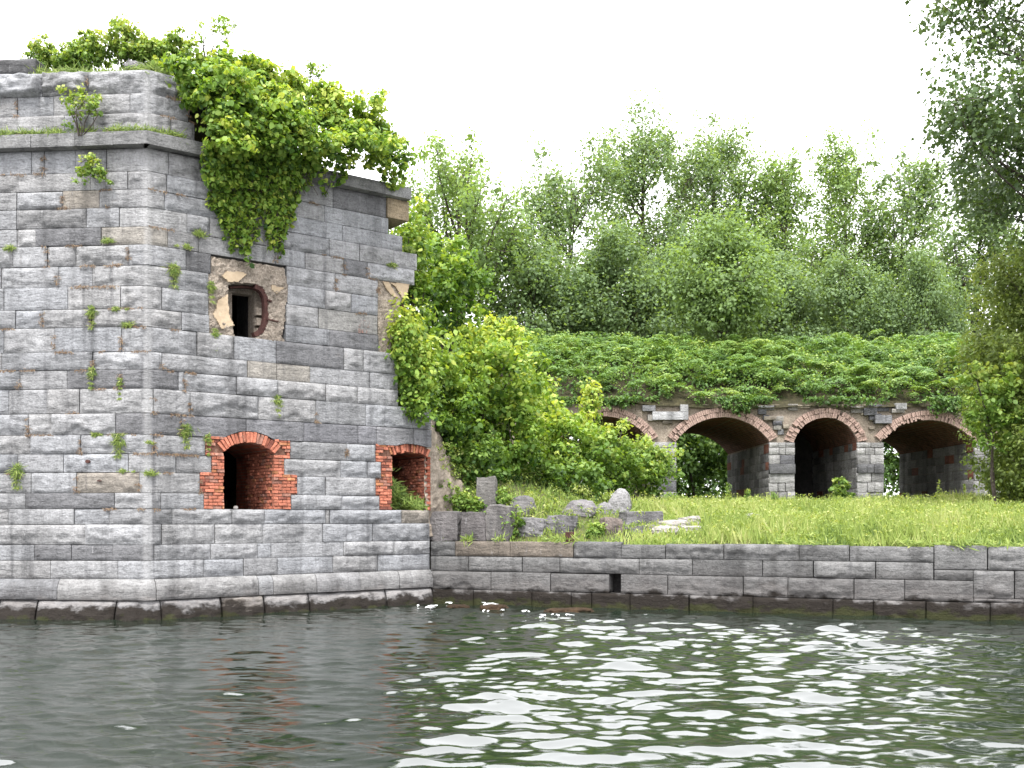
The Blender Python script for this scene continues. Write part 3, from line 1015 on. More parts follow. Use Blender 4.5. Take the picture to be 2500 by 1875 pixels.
# ------------------------------------------------------------------ quay wall
QA = Ep.copy()
QB = Vector(((2500 - CX) / F * 21.7, 21.7))
QD = (QB - QA).normalized()
QUAY = Path([QA - QD * 0.02, QA + QD * 20.0], 0)
QN = QUAY.n[0]
quay = thing('quay_wall', (QA.x, QA.y, 0), 'low dark grey stone quay wall along the water below the grass', 'wall')
UQ = lambda px: QUAY.upx(px, 0)
ROWS = [
    (1.60, 1.21, [1051, 1111, 1245, 1400, 1517, 1625, 1767, 1951, 2074, 2280]),
    (1.21, 0.83, [1051, 1143, 1275, 1367, 1561, 1690, 1862, 1986, 2138, 2280]),
    (0.83, 0.37, [1051, 1200, 1345, 1488, N, 1516, 1631, 1815, 1924, 2085, 2209, 2376]),
    (0.37, -0.6, [1051, 1157, 1300, 1396, 1446, 1539, 1683, 1839, 2034, 2132, 2261, 2416, 2560, 2720]),
    (1.59, 1.06, [2280, 2411, 2540, 2700]),
    (1.06, 0.83, [2280, 2376]),
    (1.06, 0.46, [2376, 2477, 2600, 2720]),
    (0.46, 0.37, [2376, 2500, 2720]),
]
for ri, (za, zb_, js) in enumerate(ROWS):
    for a, b in zip(js[:-1], js[1:]):
        if a is None or b is None: continue
        r = random.Random(ri * 999 + a)
        k = r.uniform(0.8, 1.25)
        c = [0.15 * k, 0.149 * k, 0.148 * k]
        if a in (1111, 1245) and ri == 0: c = [0.17, 0.145, 0.12]
        if ri == 2: c = [x * 1.15 for x in c]
        zt = za
        if ri == 0 and a >= 1517: zt = 1.565
        if ri in (0, 4): zt += r.uniform(-0.022, 0.018)
        if ri == 2 and a == 1345: zt = 0.822
        if ri == 1 and a == 1275: zb2 = 0.835
        else: zb2 = zb_
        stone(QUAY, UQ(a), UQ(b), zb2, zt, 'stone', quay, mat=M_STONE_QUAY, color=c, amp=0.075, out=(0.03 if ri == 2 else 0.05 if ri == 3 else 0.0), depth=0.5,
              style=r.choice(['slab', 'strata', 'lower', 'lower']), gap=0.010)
g = Geo()
fbox(g, 0.02, 19.5, -1.0, 1.19, 0.62, 1.6, QUAY)
fbox(g, 0.02, 19.5, 1.19, 1.5, 0.4, 1.6, QUAY)
g.build('wall_core', M_CORE, quay)


# ------------------------------------------------------------------ ground and water
def quay_y(x):
    if x > QA.x: return QA.y + (QD.y / QD.x) * (x - QA.x)
    if x > Cn.x: return Cn.y + (DR.y / DR.x) * (x - Cn.x)
    return Cn.y + 0.087 * (Cn.x - x)


TB = np.array([[-5, 1.45], [0.4, 1.5], [1.2, 1.58], [4, 1.78], [9, 2.02], [17, 2.36], [20, 2.42], [60, 2.5], [3000, 2.6]])


def ground_z(x, y):
    t = y - quay_y(x)
    z = float(np.interp(t, TB[:, 0], TB[:, 1]))
    w = smooth01(0.3, 1.6, t) if x > QA.x else 1.0
    z += w * 5.0 * math.exp(-((x + 4.2) / 4.6) ** 2 - ((y - 34.5) / 6.2) ** 2)
    z += w * 0.30 * math.exp(-((x - 2.0) / 3.4) ** 2 - ((y - 29.0) / 2.6) ** 2)
    z += w * 0.16 * fbm(x * 0.35, y * 0.35, 2.0)
    return z


def ground_at(px, py, ymin=22.0):
    k = (px - CX) / F
    Y = max(ymin, 21.0)
    while quay_y(k * Y) > Y - 0.3: Y += 0.1
    while Y < 90:
        zray = CAMZ + (HZ - py) / F * Y
        if ground_z(k * Y, Y) >= zray: break
        Y += 0.05
    return Vector((k * Y, Y, ground_z(k * Y, Y)))


xs = np.concatenate([np.linspace(-300, -40, 8), np.linspace(-36, -10, 14), np.arange(-9.5, 26, 0.45), np.linspace(27, 60, 14), np.linspace(80, 300, 8)])
ts = np.concatenate([np.arange(0.35, 26, 0.5), np.linspace(27, 60, 16), np.array([80, 120, 200, 400, 900])])
V, Fc = [], []
for t in ts:
    for x in xs:
        off = 0.0 if x > QA.x else 2.0
        y = quay_y(x) + t + off
        V.append((x, y, ground_z(x, y) if abs(x) < 60 and t < 60 else 2.5))
W = len(xs)
for j in range(len(ts) - 1):
    for i in range(W - 1): Fc.append((j * W + i, j * W + i + 1, (j + 1) * W + i + 1, (j + 1) * W + i))
tag(mesh_obj('ground', V, Fc, M_GROUND, smooth=True, origin=(0, 30, 0)), kind='structure')

# water: a fine patch of real waves in front of the walls, flat sheet beyond
# rows and columns spread like a fan so that near ripples get finer steps
wrow = [7.0]
while wrow[-1] < 28.0: wrow.append(wrow[-1] * 1.0034)
wrow = np.array(wrow)
wcol = np.linspace(-0.58, 0.58, 600)
Y = wrow[:, None] * np.ones_like(wcol)[None, :]
X = wrow[:, None] * wcol[None, :]
Z = np.zeros_like(X); DX = np.zeros_like(X); DY = np.zeros_like(X)
wr = np.random.default_rng(21)
for i in range(120):
    lam = 0.125 * (1.0 / 0.125) ** wr.random()
    k = 2 * math.pi / lam
    ang = math.radians(-97 + wr.normal(0, 25))
    amp = 0.0043 * lam ** 0.97 * (0.5 + 1.0 * wr.random())
    ph = wr.random() * 6.283
    cx_, sy_ = math.cos(ang), math.sin(ang)
    a_ = k * (cx_ * X + sy_ * Y) + ph
    if lam < 0.45: amp = amp * (0.75 + 0.6 * np.sin(X * 1.1 + i) * np.sin(Y * 0.8 + 2 * i))     # patches of finer ripples
    Z += amp * np.cos(a_)
    DX -= amp * 1.15 * cx_ * np.sin(a_); DY -= amp * 1.15 * sy_ * np.sin(a_)
gust = 0.92 + 0.22 * np.sin(X * 0.45 + 1.3 * np.sin(Y * 0.31)) * np.sin(Y * 0.37 + 0.8)
lee = np.clip((X / Y + 0.17) / 0.12, 0, 1)                              # calmer water in the lee of the tower
lee = 0.6 + 0.4 * lee * lee * (3 - 2 * lee)
edge = np.clip(np.minimum.reduce([(0.58 - np.abs(X / Y)) / 0.04, (Y - 7) / 0.6, (28 - Y) / 1.0]), 0, 1)
Z *= gust * edge * lee; DX *= edge * lee; DY *= edge * lee
VW = np.stack([X + DX, Y + DY, Z], -1).reshape(-1, 3)
ny, nx = X.shape
ii = np.arange(nx * ny).reshape(ny, nx)
FW = np.stack([ii[:-1, :-1], ii[:-1, 1:], ii[1:, 1:], ii[1:, :-1]], -1).reshape(-1, 4)
b = len(VW)
B = 1500.0
ring = np.array([[-B, -B, 0], [B, -B, 0], [B, B, 0], [-B, B, 0]], float)
cn = [ii[0, 0], ii[0, -1], ii[-1, -1], ii[-1, 0]]
VW = np.concatenate([VW, ring])
FR = np.array([[b, b + 1, cn[1], cn[0]], [b + 1, b + 2, cn[2], cn[1]], [b + 2, b + 3, cn[3], cn[2]], [b + 3, b, cn[0], cn[3]]])
tag(mesh_obj('water', VW, np.concatenate([FW, FR]), M_WATER, smooth=True, origin=(0, 0, 0)), kind='structure')


# ------------------------------------------------------------------ leaves
def unitv(a):
    return a / np.maximum(np.linalg.norm(a, axis=-1, keepdims=True), 1e-6)


def leaf_arrays(P, Nn, T, size, width=0.75, fold=0.16, broad=False, tones=None):
    """P points, Nn facing, T tip direction, size length per leaf -> verts, tri faces, tone per face"""
    n = len(P)
    Nn = unitv(Nn)
    T = unitv(T - Nn * (T * Nn).sum(-1, keepdims=True))
    S = np.cross(Nn, T)
    L = np.asarray(size, float).reshape(-1, 1) * np.ones((n, 1))
    w = L * width * 0.5
    if broad:
        vs_ = [P - T * L * .45, P - T * L * .28 + S * w * .9 - Nn * L * fold * .8, P + T * L * .12 + S * w * .8 - Nn * L * fold, P + T * L * .55 - Nn * L * fold * 1.2,
               P + T * L * .12 - S * w * .8 - Nn * L * fold, P - T * L * .28 - S * w * .9 - Nn * L * fold * .8]
        tri = [(0, 1, 2), (0, 2, 3), (0, 3, 4), (0, 4, 5)]
    else:
        vs_ = [P - T * L * .5, P + S * w - Nn * L * fold, P + T * L * .5 - Nn * L * fold * .6, P - S * w - Nn * L * fold]
        tri = [(0, 1, 2), (0, 2, 3)]
    k = len(vs_)
    V = np.stack(vs_, 1).reshape(-1, 3)
    base = (np.arange(n) * k)[:, None, None]
    Fc = (base + np.array(tri)[None]).reshape(-1, 3)
    tn = np.repeat(tones, len(tri))
    return V, Fc, tn


class Leaves:
    def __init__(self): self.V, self.F, self.T, self.n = [], [], [], 0

    def add(self, V, Fc, T):
        self.V.append(V); self.F.append(Fc + self.n); self.T.append(T); self.n += len(V)

    def build(self, name, mat, parent=None, kind='stuff'):
        V, Fc, T = np.concatenate(self.V), np.concatenate(self.F), np.concatenate(self.T)
        return mesh_obj(name, V, Fc, mat, parent, kind=kind, tones=np.clip(T, 0, 1))


def clumps(rg, C, R, per, size, squash=0.8, up=0.55, droop=0.5, tone=(0.45, 0.2), width=0.75, broad=False, solid=2.2, tonec=None, light=0.2):
    """leaf clumps: C (m,3) centres, R (m,) radii"""
    C = np.asarray(C, float); m = len(C)
    R = np.asarray(R, float) * np.ones(m)
    per = int(per)
    D = unitv(rg.normal(size=(m * per, 3)))
    r = rg.random(m * per) ** (1 / solid)
    Rr = np.repeat(R, per)
    off = D * (r * Rr)[:, None]
    off[:, 2] *= squash
    P = np.repeat(C, per, 0) + off
    Nn = unitv(D * 0.75 + np.array([0, 0, up]) + rg.normal(size=D.shape) * 0.5)
    T = D * 0.5 + rg.normal(size=D.shape) * 0.6 + np.array([0, 0, -droop])
    sz = size * (0.45 + 1.05 * rg.random(m * per) ** 1.3)
    base = np.repeat(rg.normal(tone[0], tone[1] * 0.8, m) if tonec is None else tonec, per)
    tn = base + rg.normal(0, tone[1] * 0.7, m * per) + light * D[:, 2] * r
    return leaf_arrays(P, Nn, T, sz, width, 0.14, broad, tn)


def plant_shrub(name, label, cat, base, centre, rad, n_clump, clump_r, per, size, mat, seed, tone=(0.45, 0.2), group=None, stems=6, broad=False, ztrim=None, width=0.8, lumpy=0.35):
    """bush: clumps spread through a lumpy ellipsoid, stems rising from the ground"""
    rg = np.random.default_rng(seed)
    D = unitv(rg.normal(size=(n_clump, 3)))
    rr = rg.random(n_clump) ** (1 / 3.4)
    lump = np.array([1 + lumpy * nz(d[0] * 1.9 + seed, d[1] * 1.9, d[2] * 1.9) * 1.6 for d in D])
    C = np.array(centre) + D * (rr * lump)[:, None] * np.array(rad)
    gz = np.array([ground_z(c[0], c[1]) for c in C]) if ztrim is None else np.full(n_clump, ztrim)
    C[:, 2] = np.maximum(C[:, 2], gz + clump_r * 0.5)
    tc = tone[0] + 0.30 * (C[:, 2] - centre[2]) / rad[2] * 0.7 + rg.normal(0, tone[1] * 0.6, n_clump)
    root = thing(name, base, label, cat, group)
    lv = Leaves()
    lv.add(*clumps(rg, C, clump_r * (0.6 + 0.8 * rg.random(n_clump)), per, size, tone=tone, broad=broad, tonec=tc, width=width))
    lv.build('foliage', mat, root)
    g = Geo()
    b = Vector(base)
    order = rg.permutation(n_clump)[:stems]
    for k in order:
        e_ = Vector(C[k]); s = b + Vector((rg.normal(0, 0.03), rg.normal(0, 0.03), -0.1))
        mid = s.lerp(e_, 0.5) + Vector((rg.normal(0, .12), rg.normal(0, .12), 0.25 * (e_ - s).length * 0.4))
        rs = 0.006 + 0.012 * (e_ - s).length
        g.tube([s, s.lerp(mid, .5) + Vector((rg.normal(0, .05), rg.normal(0, .05), .03)), mid, e_], [rs, rs * .8, rs * .6, rs * .25], 5)
    g.build('stem', M_BARK, root)
    return root


def make_tree(name, label, cat, base, height, cr, z0, mat, seed, limbs=26, per_limb=9, per=55, leaf=0.17, clump_r=0.75, lean=(0, 0), trunk_r=0.25, fork=0.3,
              tone=(0.45, 0.13), group=None, top_pow=0.42, upsweep=0.75, twigs=True, width=0.8, xbias=0.0, limb_r=1.0, fill=7, squash=0.95):
    """crown spans z0..height above the base, radius cr; limbs sweep up from the trunk to points in the crown"""
    rg = np.random.default_rng(seed)
    b = Vector(base)
    root = thing(name, base, label, cat, group)
    g = Geo()
    tp = []
    K = 9
    for i in range(K + 1):
        t = i / K
        tp.append(b + Vector((lean[0] * t * t * height + 0.25 * math.sin(2.3 * t + seed) * t * cr * 0.4, lean[1] * t * t * height + 0.2 * math.cos(2.9 * t + seed) * t * cr * .4, t * height * 0.93 - 0.3 * (i == 0))))
    g.tube(tp, [trunk_r * (1.25 if i == 0 else 1) * (1 - 0.9 * i / K) + 0.015 for i in range(K + 1)], 8)

    def trunk_at(h):
        t = max(0, min(0.999, h / (height * 0.93))) * K
        i = int(t)
        return tp[i].lerp(tp[i + 1], t - i)
    C, TC = [], []
    for li in range(limbs):
        t = (li + rg.random()) / limbs
        h = z0 + (height - z0) * t
        prof = (math.sin(math.pi * min(1, 0.16 + 0.82 * t)) ** top_pow)
        az = rg.random() * 6.283
        rr = cr * prof * (0.45 + 0.6 * rg.random() ** 0.6)
        ax = trunk_at(h)
        e_ = Vector((ax.x + math.cos(az) * rr + xbias * rr, ax.y + math.sin(az) * rr, b.z + h + rg.normal(0, 0.4)))
        hs = max(height * fork * (0.5 + 0.5 * rg.random()), h - rr * upsweep * (1.2 + 0.8 * rg.random()))
        s = trunk_at(min(hs, h * 0.92))
        m = s.lerp(e_, 0.5) + Vector((math.cos(az), math.sin(az), 0)) * rr * 0.12 + Vector((0, 0, -0.06 * rr))
        ln = (e_ - s).length
        r0 = min(trunk_r * 0.5, 0.014 * ln + 0.015) * limb_r
        q1 = s.lerp(m, .5) + Vector(rg.normal(0, .06 * ln / 3, 3)); q2 = m.lerp(e_, .5) + Vector(rg.normal(0, .06 * ln / 3, 3))
        pts = [s, q1, m, q2, e_]
        g.tube(pts, [r0, r0 * .8, r0 * .6, r0 * .4, r0 * .15], 5)
        for k in range(per_limb):
            f = 0.35 + 0.68 * rg.random() ** 0.8
            p = (m.lerp(e_, (f - .5) * 2) if f > .5 else s.lerp(m, f * 2))
            o = Vector(rg.normal(0, 0.55, 3)) * clump_r * 1.25
            o.z = o.z * 0.9 + 0.15
            cpt = p + o
            if twigs: g.tube([p, p.lerp(cpt, .6) + Vector(rg.normal(0, .05, 3)), cpt], [r0 * .28, r0 * .2, r0 * .08], 3)
            C.append(cpt)
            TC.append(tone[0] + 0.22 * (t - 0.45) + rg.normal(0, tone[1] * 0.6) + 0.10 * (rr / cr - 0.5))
    g.build('trunk', M_BARK, root)
    lv = Leaves()
    C = np.array(C)
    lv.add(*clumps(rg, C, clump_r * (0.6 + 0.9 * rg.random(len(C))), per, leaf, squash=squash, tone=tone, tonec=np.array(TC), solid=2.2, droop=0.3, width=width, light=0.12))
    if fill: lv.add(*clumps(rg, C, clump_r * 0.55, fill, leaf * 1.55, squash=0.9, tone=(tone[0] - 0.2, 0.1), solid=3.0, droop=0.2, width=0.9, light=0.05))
    lv.build('crown', mat, root)
    return root


# ------------------------------------------------------------------ arcade with earth bank over it
YA, YB_ = 45.0, 53.7
SA = YA / F
AX = lambda px: (px - CX) * SA
AZ = lambda py: CAMZ + (HZ - py) * SA
ARC = [(1365, 1587, 1078, 1017), (1650, 1879, 1079, 1019), (1939, 2094, 1080, 1020), (2156, 2380, 1080, 1026), (2441, 2660, 1080, 1022)]
RING = 0.43
arcade = thing('arched_arcade', (AX(1900), YA, 2.85), 'row of ruined stone and brick arches under the overgrown bank', 'arcade')
arches = [Arch(AX(a), AX(b_), AZ(c), AZ(d), RING) for a, b_, c, d in ARC]
ZG, ZTOPA = 2.3, AZ(992)
frontP = Path([(-20.0, YA), (60.0, YA)], 0)
FU = lambda x: x + 20.0


def arch_lower(x, pad=0.0):
    for A in arches:
        if A.ul - pad <= x <= A.ur + pad:
            return A.zin(min(max(x, A.ul), A.ur)) if A.ul <= x <= A.ur else ZG
    return ZG


# mortar faces front and back
for yy, nm in ((YA + 0.14, 'wall_face'), (YB_, 'rear_wall_face')):
    V, Fc = [], []
    xsA = sorted(set(list(np.arange(AX(1200), AX(2900), 0.12)) + [A.ul for A in arches] + [A.ur for A in arches] + [A.ul + 1e-3 for A in arches] + [A.ur - 1e-3 for A in arches]))
    rows = 8
    for x in xsA:
        lo = ZG
        for A in arches:
            if A.ul + 5e-4 <= x <= A.ur - 5e-4: lo = A.zin(x) + 0.05
        top = ZTOPA + 0.15 * nz(x * 1.3, 3.0) + 0.1
        for j in range(rows + 1):
            z = lo + (top - lo) * j / rows
            V.append((x, yy + 0.05 * fbm(x * 2.5, z * 2.5, 7.0), z))
    for i in range(len(xsA) - 1):
        for j in range(rows): Fc.append((i * 9 + j, (i + 1) * 9 + j, (i + 1) * 9 + j + 1, i * 9 + j + 1))
    mesh_obj(nm, V, Fc, M_MORTAR, arcade)
for ai, A in enumerate(arches):
    V, Fc = [], []
    m, dn = 20, 9
    for j in range(dn + 1):
        y = YA + 0.15 + (YB_ - YA - 0.15) * j / dn
        for i in range(m + 1):
            th = -A.th + 2 * A.th * i / m
            V.append((A.uc + A.R * math.sin(th), y, A.zc + A.R * math.cos(th)))
    for j in range(dn):
        for i in range(m): Fc.append((j * (m + 1) + i, j * (m + 1) + i + 1, (j + 1) * (m + 1) + i + 1, (j + 1) * (m + 1) + i))
    mesh_obj('vault', V, Fc, M_VAULT, arcade, smooth=True)
    # brick ring: the bricks are a few pixels wide here
    g = Geo()
    r = random.Random(50 + ai)
    n = int(2 * A.th * A.R / 0.085)
    for i in range(n):
        for lay in range(2):
            if r.random() < 0.04: continue
            th = -A.th + 2 * A.th * (i + (0.5 if lay else 0.35)) / n
            w = A.th / n * 0.86
            o_ = r.gauss(-0.02, 0.028)
            r0, r1 = A.R + lay * 0.215 + 0.004 + r.uniform(0, .012), A.R + 0.21 + lay * 0.215
            if lay == 0 and ai == 3 and th < -0.1: r0 += r.uniform(0.0, .12)
            P = []
            for y in (YA + o_, YA + 0.4):
                for rr, tt in ((r0, th - w), (r0, th + w), (r1, th + w), (r1, th - w)):
                    P.append((A.uc + rr * math.sin(tt), y, A.zc + rr * math.cos(tt)))
            g.add(P, [(0, 1, 2, 3), (0, 4, 5, 1), (1, 5, 6, 2), (2, 6, 7, 3), (3, 7, 4, 0)])
    o = g.build('brick_ring', M_BRICK, arcade, kind='stuff')
    o.color = (0.42, 0.30, 0.255, 1)
    if ai: o['label'] = 'weathered pinkish brick arch ring'
# piers: rough core, facing stones in front and on the wall that shows inside each passage
g = Geo()
edges_ = [AX(1200)] + [v for A in arches for v in (A.ul, A.ur)] + [AX(2750)]
for i in range(0, len(edges_), 2):
    g.box(edges_[i] + 0.02, edges_[i + 1] - 0.02, YA + 0.16, YB_ - 0.03, ZG - 0.6, arches[0].zs + 0.02)
g.build('pier_core', M_MORTAR, arcade)
r = random.Random(77)
for i in range(2, len(edges_) - 1, 2):
    a, b_ = edges_[i], edges_[i + 1]
    z = ZG - 0.1
    zs_ = arches[min(i // 2, 4)].zs
    hs = []
    while z < zs_ - 0.12:
        h = min(r.uniform(0.3, 0.46), zs_ - z)
        if zs_ - z - h < 0.2: h = zs_ - z
        hs.append((z, z + h)); z += h
    for zi, (z0_, z1_) in enumerate(hs):
        cut = [a - 0.03]
        n = r.choice([1, 2, 2, 3])
        for k in range(1, n): cut.append(a + (b_ - a) * (k + r.uniform(-.2, .2)) / n)
        cut.append(b_ + 0.03)
        imp = 0.10 if abs((z0_ + z1_) / 2 - AZ(1150)) < 0.2 else 0.0
        for c0, c1 in zip(cut[:-1], cut[1:]):
            k = r.uniform(0.65, 1.35)
            cc = (0.31 * k, 0.305 * k, 0.30 * k) if r.random() < .8 else (0.13, 0.13, 0.14)
            if imp: cc = (0.12 * k, 0.12 * k, 0.125 * k)
            stone(frontP, FU(c0), FU(c1), z0_, z1_, 'pier_stone', arcade, mat=M_STONE_DRY, color=cc, amp=0.05, out=0.02 + imp + r.uniform(-.02, .02), depth=0.3, res=0.11, gap=0.014)
for ai, A in enumerate(arches[1:4], 1):          # inner walls facing left
    wp = Path([(A.ur, YB_), (A.ur, YA + 0.1)], 0)
    z = ZG
    L = YB_ - YA - 0.1
    while z < A.zs - 0.1:
        h = min(r.uniform(0.32, 0.5), A.zs - z)
        u = 0.0
        while u < L - 0.1:
            w = r.uniform(0.5, 1.2)
            if u + w > L - 0.35: w = L - u
            k = r.uniform(0.6, 1.3)
            cc = (0.25 * k, 0.245 * k, 0.24 * k)
            if r.random() < .06: cc = (0.22, 0.09, 0.06)
            stone(wp, u, u + w, z, z + h, 'passage_stone', arcade, mat=M_STONE_DRY, color=cc, amp=0.04, out=0.03, depth=0.1, res=0.25, gap=0.012)
            u += w
        z += h
# rubble stones in the spandrels and along the ragged top
for i in range(150):
    x = r.uniform(AX(1500), AX(2440))
    z = r.uniform(AZ(1062), ZTOPA + 0.02)
    w, h = r.uniform(0.25, 0.75), r.uniform(0.13, 0.3)
    lo = -9
    for A in arches:
        if A.ul - 0.9 < x < A.ur + 0.9: lo = max(lo, A.zout(min(max(x - w / 2, A.ul - .6), A.ur + .6)), A.zout(min(max(x + w / 2, A.ul - .6), A.ur + .6)), A.zout(x))
    if z - h / 2 < lo + 0.04 or z + h / 2 > ZTOPA + 0.2: continue
    k = r.uniform(0.7, 1.35)
    cc = r.choice([(0.27 * k, 0.255 * k, 0.235 * k), (0.2 * k, 0.2 * k, 0.21 * k), (0.11, 0.11, 0.12), (0.30 * k, 0.26 * k, 0.21 * k)])
    stone(frontP, FU(x - w / 2), FU(x + w / 2), z - h / 2, z + h / 2, 'rubble_stone', arcade, mat=M_STONE_DRY, color=cc, amp=0.05, out=-0.07 + r.uniform(0, .1), depth=0.2, res=0.12, gap=0.004)
for (pa, pb, ya_, yb_, cc) in ((1592, 1680, 1005, 1025, (0.42, 0.42, 0.43)), (1660, 1680, 988, 1005, (0.4, 0.4, 0.4)), (1568, 1600, 990, 1004, (0.2, 0.2, 0.21)),
                               (2135, 2176, 1014, 1034, (0.22, 0.22, 0.235)), (2108, 2140, 996, 1014, (0.12, 0.12, 0.13)), (2186, 2212, 984, 1000, (0.28, 0.28, 0.28))):
    stone(frontP, FU(AX(pa)), FU(AX(pb)), AZ(yb_), AZ(ya_), 'spandrel_block', arcade, mat=M_STONE_DRY, color=cc, amp=0.03, style='slab', out=0.1, depth=0.4, res=0.1)
# end wall that closes the third passage
g = Geo(); g.box(arches[2].ul - 0.1, arches[2].ur + 0.1, 51.6, 52.0, ZG - .3, AZ(1000)); g.build('end_wall', M_INNER, arcade)

# earth bank
BANK = np.array([[44.95, 7.0], [45.6, 7.5], [46.8, 8.2], [49, 9.35], [52, 10.25], [53.9, 10.55]])


def bank_z(x, y):
    return float(np.interp(y, BANK[:, 0], BANK[:, 1])) + 0.35 * fbm(x * 0.22, y * 0.22, 5.0) + 0.45 * smooth01(9, 0, x)


V, Fc = [], []
bx_ = np.arange(-12, 46, 0.8)
by_ = [44.95, 45.4, 46, 47, 48, 49.5, 51, 52.5, 53.95]
for y in by_:
    for x in bx_: V.append((x, y, bank_z(x, y)))
for x in bx_: V.append((x, 54.0, 6.6))
W = len(bx_)
for j in range(len(by_)):
    for i in range(W - 1): Fc.append((j * W + i, j * W + i + 1, (j + 1) * W + i + 1, (j + 1) * W + i))
tag(mesh_obj('earth_bank', V, Fc, M_EARTH, smooth=True), kind='structure')

# sumac thicket: rosettes of long feathered leaves
rg = np.random.default_rng(5)
lv = Leaves()


def sumac(rg, bases, nfr, flen, leaflets=7, tone=0.45):
    P, Nn, T, S, TN = [], [], [], [], []
    for (x, y, z, sc) in bases:
        t0 = tone + rg.normal(0, 0.14) + 0.15 * math.sin(x * 0.7 + y)
        for f in range(nfr):
            az = rg.random() * 6.283
            el = rg.uniform(0.15, 0.9)
            L = flen * sc * rg.uniform(0.7, 1.2)
            d = np.array([math.cos(az), math.sin(az), 0.0]); s = np.array([-math.sin(az), math.cos(az), 0.0])
            for i in range(leaflets):
                q = (i + 0.7) / leaflets
                hx = L * q * math.cos(el) ; hz = L * (math.sin(el) * q - 0.75 * q * q)
                c = np.array([x, y, z]) + d * hx + np.array([0, 0, hz])
                ll = 0.21 * sc * (math.sin(math.pi * min(0.95, 0.2 + 0.75 * q)) * 0.7 + 0.35)
                for sg in (-1, 1):
                    P.append(c + s * sg * ll * 0.45); T.append(s * sg + d * 0.45 + np.array([0, 0, -0.35]))
                    Nn.append(np.array([0, 0, 1.0]) + d * 0.35 + s * sg * 0.25 + rg.normal(0, .12, 3)); S.append(ll)
                    TN.append(t0 + 0.15 * q + rg.normal(0, 0.07))
    return leaf_arrays(np.array(P), np.array(Nn), np.array(T), np.array(S), 0.36, 0.05, False, np.array(TN))


bases = []
for k in range(1550):
    x = rg.uniform(-3.5, 27); y = 44.95 + 8.9 * rg.random() ** 0.85
    
    z = bank_z(x, y) + rg.uniform(0.1, 1.0) + 0.7 * nz(x * .7, y * .7, 3.3)
    bases.append((x, y, z, rg.uniform(0.8, 1.25)))
lv.add(*sumac(rg, bases, 6, 0.62, leaflets=6, tone=0.52))
C = []
for k in range(900):
    x = rg.uniform(-3.5, 27); y = rg.uniform(45.0, 53.5)
    C.append((x, y, bank_z(x, y) + rg.uniform(0.05, 0.35)))
lv.add(*clumps(rg, C, 0.45, 24, 0.14, tone=(0.3, 0.14)))
C, TC = [], []
for k in range(1100):
    x = rg.uniform(-3.5, 27); y = 45.0 + 8.8 * rg.random()
    if nz(x * .45, y * .5, 12.0) < -0.25: continue
    C.append((x, y, bank_z(x, y) + rg.uniform(0.5, 1.05))); TC.append(0.62 + rg.normal(0, .15))
lv.add(*clumps(rg, C, 0.36, 26, 0.12, tone=(0.6, 0.2), tonec=np.array(TC)))
for k in range(430):                                   # drooping fringe over the facade
    x = rg.uniform(1.0, 24)
    dens = nz(x * 0.55, 9.1)
    if dens < -0.12 or rg.random() < 0.3: continue
    n_ = int(1.4 + 7 * max(0, dens + 0.05) * rg.random())
    C = [(x + rg.normal(0, .12), YA - 0.12 - rg.random() * .25, ZTOPA + 0.3 - j * 0.17) for j in range(n_)]
    lv.add(*clumps(rg, C, 0.2, 12, 0.13, tone=(0.35, 0.18), droop=0.9))
tag(lv.build('sumac_thicket', M_SUMAC), 'dense dark green sumac thicket covering the bank above the arches', 'thicket', kind='stuff')

# ------------------------------------------------------------------ trees behind the bank
GP = 'tall trees behind the overgrown bank'


def tree_px(name, label, pxc, ytop, ybase, Y, half_px, crown_from, seed, mat=M_POPLAR, z=None, **kw):
    base = at(pxc, ybase, Y)
    top = at(pxc, ytop + 42, Y).z
    h = top - base.z
    return make_tree(name, label, 'tree', base, h, half_px * Y / F, h * crown_from, mat, seed, group=GP, **kw)


tree_px('poplar_tree', 'open crowned tree nearest the tower, forked trunk against the sky', 1120, 325, 900, 58, 180, 0.40, 11, top_pow=0.3, fill=4, limbs=44, per_limb=7, per=70, leaf=0.175, squash=1.5, clump_r=0.82, trunk_r=0.3, fork=0.42, upsweep=1.1, mat=M_POPLAR_LIGHT)
tree_px('poplar_tree', 'bushy tree second from the tower in the row behind the bank', 1380, 350, 1080, 66, 159, 0.32, 12, limbs=44, per_limb=9, per=74, leaf=0.175, squash=1.5, clump_r=0.92)
tree_px('poplar_tree', 'tall twin-topped tree with the highest crown left of the middle', 1560, 272, 1090, 70, 141, 0.28, 13, limbs=52, per_limb=9, per=76, leaf=0.175, squash=1.5, clump_r=0.98, trunk_r=0.35)
tree_px('poplar_tree', 'tall slender tree with the highest crown right of its twin', 1745, 268, 1090, 72, 135, 0.28, 14, limbs=49, per_limb=9, per=76, leaf=0.175, squash=1.5, clump_r=0.98, trunk_r=0.35)
tree_px('poplar_tree', 'light green tree with pointed top right of the tall pair', 1930, 345, 1090, 70, 135, 0.3, 15, limbs=46, per_limb=9, per=74, leaf=0.175, squash=1.5, clump_r=0.92, mat=M_POPLAR_LIGHT)
tree_px('poplar_tree', 'light green narrow tree in the middle of the right-hand group', 2075, 345, 1090, 72, 123, 0.33, 16, limbs=44, per_limb=9, per=76, leaf=0.175, squash=1.5, clump_r=0.92, mat=M_POPLAR_LIGHT)
tree_px('poplar_tree', 'narrow tree left of the dark cottonwood, sky showing below its crown', 2205, 365, 1090, 70, 118, 0.38, 17, limbs=41, per_limb=8, per=74, leaf=0.175, squash=1.5, clump_r=0.87)
tree_px('poplar_tree', 'tree half hidden behind the dark cottonwood at the right edge', 2380, 430, 1090, 66, 141, 0.36, 18, limbs=44, per_limb=8, per=74, leaf=0.175, squash=1.5, clump_r=0.92)
